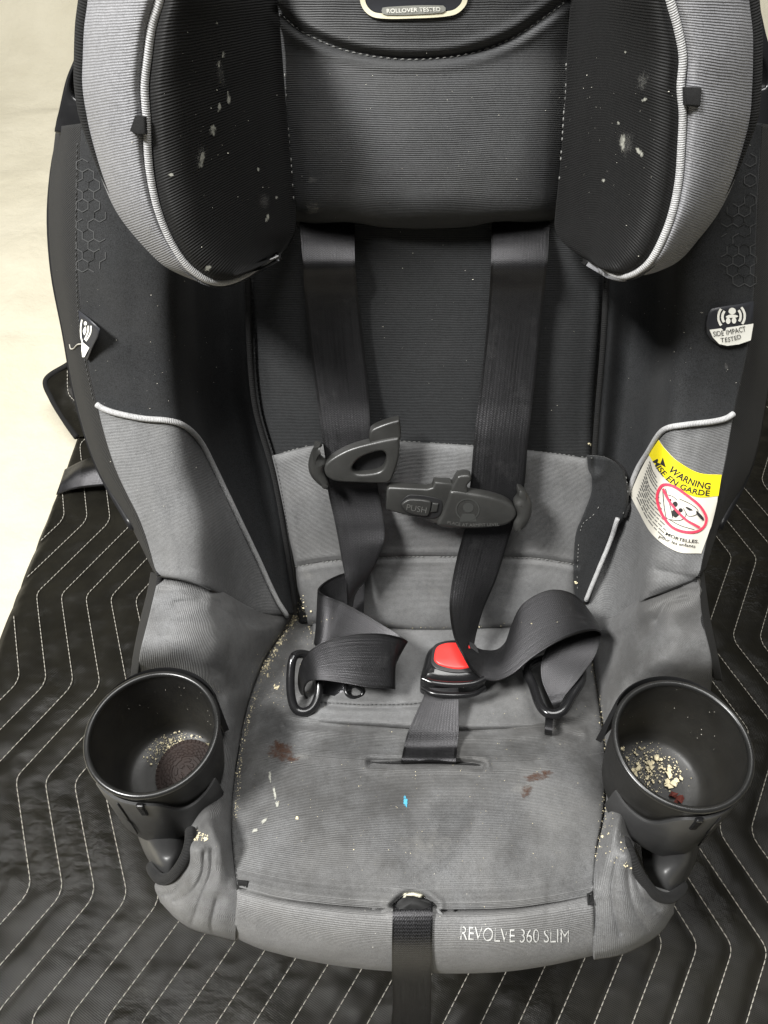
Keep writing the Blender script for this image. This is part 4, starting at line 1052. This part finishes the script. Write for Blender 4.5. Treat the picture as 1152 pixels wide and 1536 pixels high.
# left tag stands off its seam
ql = [hd(118, 464), hd(131, 541)]
def ltag(px, py):                               # ruled surface between seam and the raised corner
    t = max(0.0, min(1.0, (px - (118 + (py - 464) * .169)) / 26.0)); d0 = np.interp(py, [464, 541], [ql[0][2], ql[1][2]])
    return P(px, py, d0 - .002 - .016 * t)
TAGL = blob('sewn_tag', [[(118, 465), (134, 478), (150, 493), (147, 505), (138, 523), (131, 541), (126, 533), (122, 505)]], M['tagblack'], SEAT, pos=ltag, smooth_out=False, rings=5, thick=.0006)
lt2 = lambda px, py: ltag(px, py) - .0007 * FW
stroke('tag_symbol', [[(123.5, 480), (121.8, 490), (122, 505), (124, 513)], [(133, 489), (132.5, 498), (127.5, 510)], [(137, 489), (136, 500), (129.5, 512)]], 2.2, M['white'], TAGL, pos=lt2)
blob('tag_symbol', [ec(128.6, 485.5, 2.2, 3), [(125, 496), (129, 490), (130, 496), (127, 503)]], M['white'], TAGL, pos=lt2)
blob('tag_panel', [[(123, 512), (134.5, 522), (127, 536), (124, 536), (122.5, 525)]], M['white'], TAGL, pos=lt2, smooth_out=False)
tube('loose_thread', [hd(104.5, 517, .001), hd(106, 523, .003), hd(110, 523, .004), hd(116, 517, .004), hd(122, 516, .003)], .00045, M['whitethread'], TAGL, 6, 30)

# ------------------------------------------------------------------ warning label
T0 = [(990, 660), (1000, 674), (1017, 692), (1047, 709), (1081, 712)]
T1 = [(975, 682), (985, 698), (1006, 725), (1041, 745), (1076, 744)]
T2 = [(960, 710), (972, 738), (992, 770), (1027, 792), (1065, 790)]
T3 = [(946, 742), (958, 765), (980, 802), (1015, 827), (1051, 830)]
def labgrid(rows, lift, nu=40, nv=24):
    R = np.stack([crspline(r, nu) for r in rows]); G = np.stack([crspline(R[:, j], nv) for j in range(nu)], 1)
    V = [hp(a, b, lift) for a, b in G.reshape(-1, 2)]
    return V, grid_faces(nv, nu)
V, Fc = labgrid([T0, T1, T2, T3], .0007); LAB = pymesh('warning_label', V, Fc, M['labelwhite'], SEAT)
LAB['label'] = 'white and yellow sewn warning label on the right thigh panel'
V, Fc = labgrid([T0, T1], .0011, 40, 12); pymesh('label_band', V, Fc, M['yellow'], LAB)
text_px('lettering', 'WARNING', [(1003, 705), (1016, 717), (1034, 727), (1050, 732), (1063, 734)], 9.6, M['black_ink'], LAB, .0015, bold=.02)
text_px('lettering', 'MISE EN GARDE', [(982, 692), (990, 706), (1004, 722), (1020, 733), (1040, 741), (1062, 744)], 8.2, M['black_ink'], LAB, .0015, bold=.02)
blob('warning_triangle', [[(997, 686), (1001, 701), (993, 696)]], M['black_ink'], LAB, .0015, smooth_out=False)
stroke('prohibition_sign', [[(989, 741), (996, 728), (1008, 728), (1027, 741), (1047, 758), (1057, 776), (1054, 789), (1042, 797), (1024, 797), (1008, 790), (997, 775), (990, 757)]], 3.8, M['redink'], LAB, .0016, closed=True, n=70)
stroke('prohibition_sign', [[(997, 733), (1008, 757), (1026, 778), (1047, 791)]], 3.4, M['redink'], LAB, .0019)
stroke('label_pictogram', [[(1000, 733), (1006, 760), (1009, 777)], [(996, 734), (998, 760), (1001, 780)], [(1001, 777), (1020, 788), (1040, 794)], [(1018, 748), (1035, 756), (1045, 765), (1042, 772), (1032, 774), (1027, 768)],
       [(1003, 742), (1010, 745), (1015, 750)], [(1004, 779), (1020, 780), (1028, 772), (1024, 762)]], .9, M['black_ink'], LAB, .0014)
blob('label_pictogram', [ec(1012.5, 756, 3.4, 4), [(1008, 767), (1013, 763), (1018, 770), (1013, 776), (1008, 772)], [(1027, 760), (1032, 761), (1038, 765), (1032, 765)], [(1043, 766), (1053, 776), (1053, 781), (1044, 772)],
       ec(1006, 750, 1.6, 2), ec(1020, 765, 3, 3)], M['black_ink'], LAB, .0014)
rs = random.Random(5); fine = []
for k in range(13):
    f = (k + .5) / 13; a = np.array([974, 690]) * (1 - f) + np.array([953, 748]) * f + np.array([3.5, 0])
    b = np.array([986, 712]) * (1 - f) + np.array([1003, 815]) * f; mid = (a + b) / 2 + np.array([-4, 3]) * (1 if f > .3 else .3)
    q = arclen(crspline([a, mid, b], 30), 30); i = 0
    while i < 28:
        n = rs.randint(2, 5); fine.append(list(map(tuple, q[i:min(i + n, 29) + 1]))); i += n + 1
FP = stroke('fine_print', [f for f in fine if len(f) > 1], 1.5, plain('grey print', (.1, .1, .095), .7), LAB, .0013, n=4)
tag(FP, kind='stuff')
text_px('lettering', 'MORTELLES.', [(999, 802), (1020, 811), (1046, 814)], 4.6, M['black_ink'], LAB, .0014, bold=.015)
text_px('lettering', 'pour les enfants', [(990, 806), (1012, 816), (1041, 821)], 4.6, M['black_ink'], LAB, .0014, bold=.005)

# ------------------------------------------------------------------ hexagon print on the bolsters
def hexes(cells, r, parent):
    paths = []
    for cx, cy in cells:
        p = [(cx + r * math.cos(math.radians(60 * k + 30)), cy + r * math.sin(math.radians(60 * k + 30))) for k in range(7)]
        for k in range(6):
            if random.random() < .8: paths.append([p[k], p[k + 1]])
    tag(stroke('hexagon_print', paths, 1.3, M['hex'], parent, .0004, n=4), kind='stuff')
def hexcells(x0, x1, y0, y1, r, keep):
    out = []; dy = 1.5 * r; dx = r * math.sqrt(3); k = 0; y = y0
    while y < y1:
        x = x0 + (dx / 2 if k % 2 else 0)
        while x < x1:
            if random.random() < keep(x, y): out.append((x, y))
            x += dx
        y += dy; k += 1
    return out
hexes(hexcells(124, 150, 248, 402, 10, lambda x, y: (1 if x < 138 else .5) if x + 11 < np.interp(y, [p[1] for p in OL[1:10]], [p[0] for p in OL[1:10]]) else 0), 10, BL)
hexes(hexcells(1090, 1130, 240, 432, 10, lambda x, y: (1 if x > 1112 else .5) if x - 11 > np.interp(y, [p[1] for p in OR[1:10]], [p[0] for p in OR[1:10]]) else 0), 10, BR)

# ------------------------------------------------------------------ stains, smears and some painted shade (flat marks on the cloth)
def smear(parent, mat, blobs, name='smear'):
    outs = []
    for cx, cy, rx, ry, an in blobs:
        o = []
        for k in range(16):
            t = 2 * math.pi * k / 16; f = random.uniform(.75, 1.15)
            x, y = rx * f * math.cos(t), ry * f * math.sin(t); a = math.radians(an)
            o.append((cx + x * math.cos(a) - y * math.sin(a), cy + x * math.sin(a) + y * math.cos(a)))
        blob(name, [o], mat, parent, .0005, rings=5)
smear(WL, M['chalk'], [(341, 146, 4, 15, -8), (328, 161, 4, 9, 5), (327, 96, 3, 8, 0), (334, 82, 3, 7, 0), (324, 34, 3, 3, 0), (302, 240, 6, 22, 10), (318, 195, 8, 11, 10), (400, 328, 4, 10, 15), (414, 296, 3, 4, 0), (312, 402, 9, 6, -20), (256, 262, 6, 4, 0), (386, 254, 3, 4, 0)], 'chalk_smear')
smear(WR, M['chalk'], [(935, 214, 6, 18, 0), (960, 227, 6, 12, -30), (968, 149, 6, 4, -30), (929, 185, 3, 4, 0), (940, 78, 3, 3, 0), (906, 270, 4, 4, 0)], 'chalk_smear')
smear(PAN, M['brown'], [(424, 1128, 30, 20, 10), (805, 1166, 28, 10, -8), (788, 1186, 12, 16, 20)], 'brown_stain')
smear(PAN, M['dust'], [(450, 1136, 14, 8, 0), (780, 1185, 22, 12, 0), (640, 1270, 60, 40, 20)], 'pale_smear')
smear(PAN, M['chalk'], [(405, 1165, 3, 14, -5), (412, 1190, 3, 14, -10), (416, 1207, 4, 7, 0), (396, 1232, 9, 4, -40), (382, 1246, 8, 4, -30)], 'chalk_smear')
smear(PAN, M['blue'], [(608, 1203, 5, 13, -5)], 'blue_mark')
smear(PAN, M['dark'], [(670, 1250, 50, 80, 25), (560, 1118, 150, 30, 3), (760, 1125, 110, 28, -2), (420, 1090, 50, 40, 0)], 'stain_and_shade')  # damp streak first; the rear patches also paint in the seat pit's shade
smear(HEAD, M['dust'], [(468, 310, 16, 16, 0), (470, 270, 12, 8, 0)], 'pale_smear')
smear(INS, M['dust'], [(655, 888, 22, 10, 20), (460, 862, 20, 14, 0)], 'pale_smear')
smear(WL, M['dust'], [(208, 308, 9, 6, 0), (222, 345, 12, 14, 0)], 'pale_smear')
smear(WR, M['dust'], [(1036, 280, 9, 6, 0), (1068, 292, 6, 5, 0), (1070, 126, 6, 5, 0)], 'pale_smear')
smear(BR, M['dust'], [(1089, 548, 5, 9, 0)], 'pale_smear')

smear(PAN, M['lintmark'], [(455, 1135, 22, 9, 5), (795, 1178, 30, 12, -10), (470, 1060, 20, 10, 0)], 'pale_scuff')
smear(WL, M['lintmark'], [(300, 235, 12, 34, 10), (330, 110, 12, 40, -5), (395, 300, 16, 22, 0)], 'pale_scuff')
smear(WR, M['lintmark'], [(940, 215, 20, 34, 0), (965, 120, 14, 26, 10)], 'pale_scuff')
smear(PAN, M['brown'], [(418, 1118, 16, 9, 20), (440, 1140, 14, 6, -10), (820, 1160, 14, 5, 0)], 'brown_stain')

# ------------------------------------------------------------------ crumbs
def crumb_geo(V, Fc, c, r, nrm=None, flat=.6):
    o = len(V); rr = random.random() * 6
    ax = Vector((random.gauss(0, 1), random.gauss(0, 1), random.gauss(0, 1))).normalized()
    q = Matrix.Rotation(rr, 3, ax)
    for d in ((1, 0, 0), (-1, 0, 0), (0, 1, 0), (0, -1, 0), (0, 0, 1), (0, 0, -1), (.6, .6, .5), (-.6, .5, -.6)):
        v = q @ (Vector(d) * r * random.uniform(.35, 1.45)); v = Vector((v.x, v.y, v.z * flat)); V.append(tuple(Vector(c) + v))
    for f in ((0, 2, 6), (0, 6, 4), (2, 4, 6), (2, 1, 4), (1, 3, 4), (3, 0, 4), (2, 0, 5), (3, 1, 7), (1, 2, 7), (2, 5, 7), (5, 3, 7), (0, 3, 5)): Fc.append(tuple(o + k for k in f))
def scatter_px(n, path, spread, rmin, rmax, V, Fc):
    q = crspline(path, 100)
    for _ in range(n):
        a = q[random.randrange(100)]; x, y = a[0] + random.gauss(0, spread), a[1] + random.gauss(0, spread)
        r = rmin * (rmax / rmin) ** (random.random() ** 2.2)
        crumb_geo(V, Fc, hp(x, y, r * .45), r)
V, Fc = [], []
scatter_px(340, [(446, 922), (426, 952), (410, 979), (394, 1014)], 2.6, .0002, .0014, V, Fc)
scatter_px(200, [(394, 1014), (378, 1062), (366, 1110), (356, 1190), (353, 1230)], 1.8, .00018, .0006, V, Fc)
scatter_px(130, [(886, 985), (893, 1020), (903, 1080), (909, 1140), (906, 1220), (894, 1290)], 2.0, .0002, .0007, V, Fc)
scatter_px(60, [(470, 928), (560, 938), (640, 941), (720, 940), (870, 930)], 1.6, .0002, .0009, V, Fc)
scatter_px(120, [(430, 960), (420, 1010), (430, 1060)], 18, .00016, .0005, V, Fc)
scatter_px(40, [(450, 890), (462, 930), (466, 965)], 4, .0003, .0013, V, Fc)
scatter_px(14, [(412, 1028), (416, 1031)], 2, .0006, .0013, V, Fc)
scatter_px(30, [(910, 1215), (915, 1280), (935, 1290), (945, 1310)], 7, .0003, .0012, V, Fc)
scatter_px(30, [(285, 1252), (310, 1258)], 4, .0005, .0014, V, Fc)
scatter_px(4, [(882, 665), (883, 668)], 1, .0010, .0014, V, Fc)
scatter_px(3, [(863, 873), (863, 876)], 1, .0010, .0013, V, Fc)
scatter_px(3, [(445, 1227), (446, 1228)], 1, .0010, .0012, V, Fc)
scatter_px(240, [(450, 1110), (500, 1200), (640, 1180), (800, 1200), (860, 1120)], 75, .00012, .0004, V, Fc)
scatter_px(70, [(500, 980), (700, 1060), (800, 1060), (700, 1000)], 40, .00012, .0004, V, Fc)
tag(pymesh('crumbs', V, Fc, M['crumb'], None, smooth=False), 'pale food crumbs scattered over the seat cushion and along its seams', 'crumbs', kind='stuff')
V, Fc = [], []
for pth, n, sp in (([(150, 440), (250, 540), (200, 700)], 60, 60), ([(450, 250), (640, 200), (800, 250)], 70, 80), ([(300, 100), (350, 300)], 40, 50), ([(950, 250), (900, 150)], 40, 60), ([(500, 450), (650, 500), (800, 600)], 60, 90),
                   ([(980, 480), (1060, 560)], 40, 50), ([(180, 280), (160, 100)], 16, 30), ([(1060, 250), (1080, 100)], 16, 30), ([(250, 760), (220, 700)], 20, 30), ([(400, 1400), (800, 1400)], 40, 40)):
    scatter_px(n, pth, sp, .00012, .00042, V, Fc)
tag(pymesh('lint', V, Fc, M['crumbwhite'], None, smooth=False), 'tiny specks of white lint dotted over the dark upholstery', 'lint', kind='stuff')
def in_cup(c, n, fx, fy, sx, sy, rmin, rmax, R=.030, z=.0015):
    V, Fc = [], []
    while n:
        x, y = random.gauss(fx, sx), random.gauss(fy, sy)
        if x * x + y * y > R * R: continue
        r = rmin * (rmax / rmin) ** (random.random() ** 2)
        crumb_geo(V, Fc, (c[0] + x, c[1] + y, c[2] - CH + z + r * .5 + max(0, (math.hypot(x, y) - .027)) * .8), r); n -= 1
    return V, Fc
V, Fc = in_cup(cL, 640, -.002, .019, .012, .006, .0002, .0011)
V2, F2 = in_cup(cL, 26, .02, .017, .004, .003, .0012, .0028); o = len(V); V += V2; Fc += [tuple(i + o for i in f) for f in F2]
tag(pymesh('crumbs', V, Fc, M['crumb'], None, smooth=False), 'pale crumbs around the dark cookie in the left cup holder', 'crumbs', kind='stuff')
V, Fc = in_cup(cR, 460, -.002, .012, .012, .009, .0002, .0012)
tag(pymesh('crumbs', V, Fc, M['crumb'], None, smooth=False), 'fine pale crumbs on the floor of the right cup holder', 'crumbs', kind='stuff')
for k in range(20):
    x, y = random.choice([(random.gauss(.004, .004), random.gauss(.012, .006)), (random.gauss(.015, .004), random.gauss(.003, .005)), (random.gauss(-.012, .003), random.gauss(.008, .004))])
    V, Fc = [], []; crumb_geo(V, Fc, (0, 0, 0), random.uniform(.0016, .0029), flat=.5)
    ob = pymesh('cracker_flake', V, Fc, M['crumb'], None, smooth=False); ob.location = (cR[0] + x, cR[1] + y, cR[2] - CH + .0025)
    tag(ob, 'yellowish cracker flake among the crumbs in the right cup holder', 'cracker flake', 'cracker flakes in the right cup holder')
for k in range(3):
    V, Fc = [], []; crumb_geo(V, Fc, (0, 0, 0), .003, flat=.7)
    ob = pymesh('reddish_crumb', V, Fc, M['crumbred'], None, smooth=False); ob.location = (cR[0] + .012 + .004 * (k % 2) , cR[1] - .014 + .003 * k, cR[2] - CH + .003)
    tag(ob, 'dark reddish crumb at the shaded front of the right cup holder', 'crumb', 'reddish crumbs in the right cup holder')
V, Fc = [], []
for c_ in (cL, cR):
    for k in range(34):
        an = random.uniform(.2, 2.9); z = -random.random() ** .7 * CH * .9; r_ = .0425 * (.955 + .12 * z / CH * .95) - .0004
        crumb_geo(V, Fc, (c_[0] + r_ * math.cos(an), c_[1] + r_ * math.sin(an), c_[2] + z), random.uniform(.0001, .00028))
tag(pymesh('cup_dust', V, Fc, M['crumbwhite'], None, smooth=False), 'fine white dust specks clinging inside both cup holders', 'dust', kind='stuff')
# cookie
def cookie():
    V, Fc = [], []; R, h = .0225, .0045; nr, na = 44, 180
    for i in range(nr + 1):
        r = R * i / nr
        for k in range(na):
            a = 2 * math.pi * k / na; f = r / R; z = 0
            if f > .90: z = .0006 * (1 if (k % 4) < 2 else -.3)
            elif f > .84: z = .0
            elif f > .50:
                z = .0006 if (math.sin(12 * a + 26 * f) > .1) ^ (math.sin(12 * a - 34 * f) > .2) else 0
            elif f > .46: z = .0007
            elif f > .12: z = .0006 if math.sin(4 * a) * math.cos(f * 28) > .15 else 0
            else: z = .0006
            V.append((r * math.cos(a), r * math.sin(a), h + z))
    o = len(V)
    for z in (h * .55, 0):
        for k in range(na):
            a = 2 * math.pi * k / na; V.append((R * (1.0 if (k % 4) < 2 else .985) * math.cos(a), R * math.sin(a), z))
    for i in range(nr):
        for k in range(na):
            k2 = (k + 1) % na; Fc.append((i * na + k, (i + 1) * na + k, (i + 1) * na + k2, i * na + k2))
    for a, b in ((nr * na, o), (o, o + na)):
        for k in range(na):
            k2 = (k + 1) % na; Fc.append((a + k, b + k, b + k2, a + k2))
    Fc.append(tuple(o + na + k for k in range(na))[::-1])
    return pymesh('cookie', V, Fc, M['cookie'], None, sharp=30)
ck = cookie(); ck.location = (cL[0] + .0105, cL[1] - .001, cL[2] - CH + .0035); ck.rotation_euler = (math.radians(4), math.radians(-10), .4)
tag(ck, 'round dark chocolate cookie with embossed pattern in the left cup holder', 'cookie')

patch('tether_strap', br, M['strap2'], SEAT, 30, 14, thick=.003, surf=False, lump=.002)

# children were modelled in world coordinates: cancel the offset of their parents
bpy.context.view_layer.update()
for o in COL.objects:
    if o.parent is None: continue
    if o.name.startswith('cup_holder'):
        o.location = o.location - SEAT.location; continue
    p = o.parent
    if p.name.startswith('cup_holder'): continue
    if p is SEAT: o.location = -SEAT.location
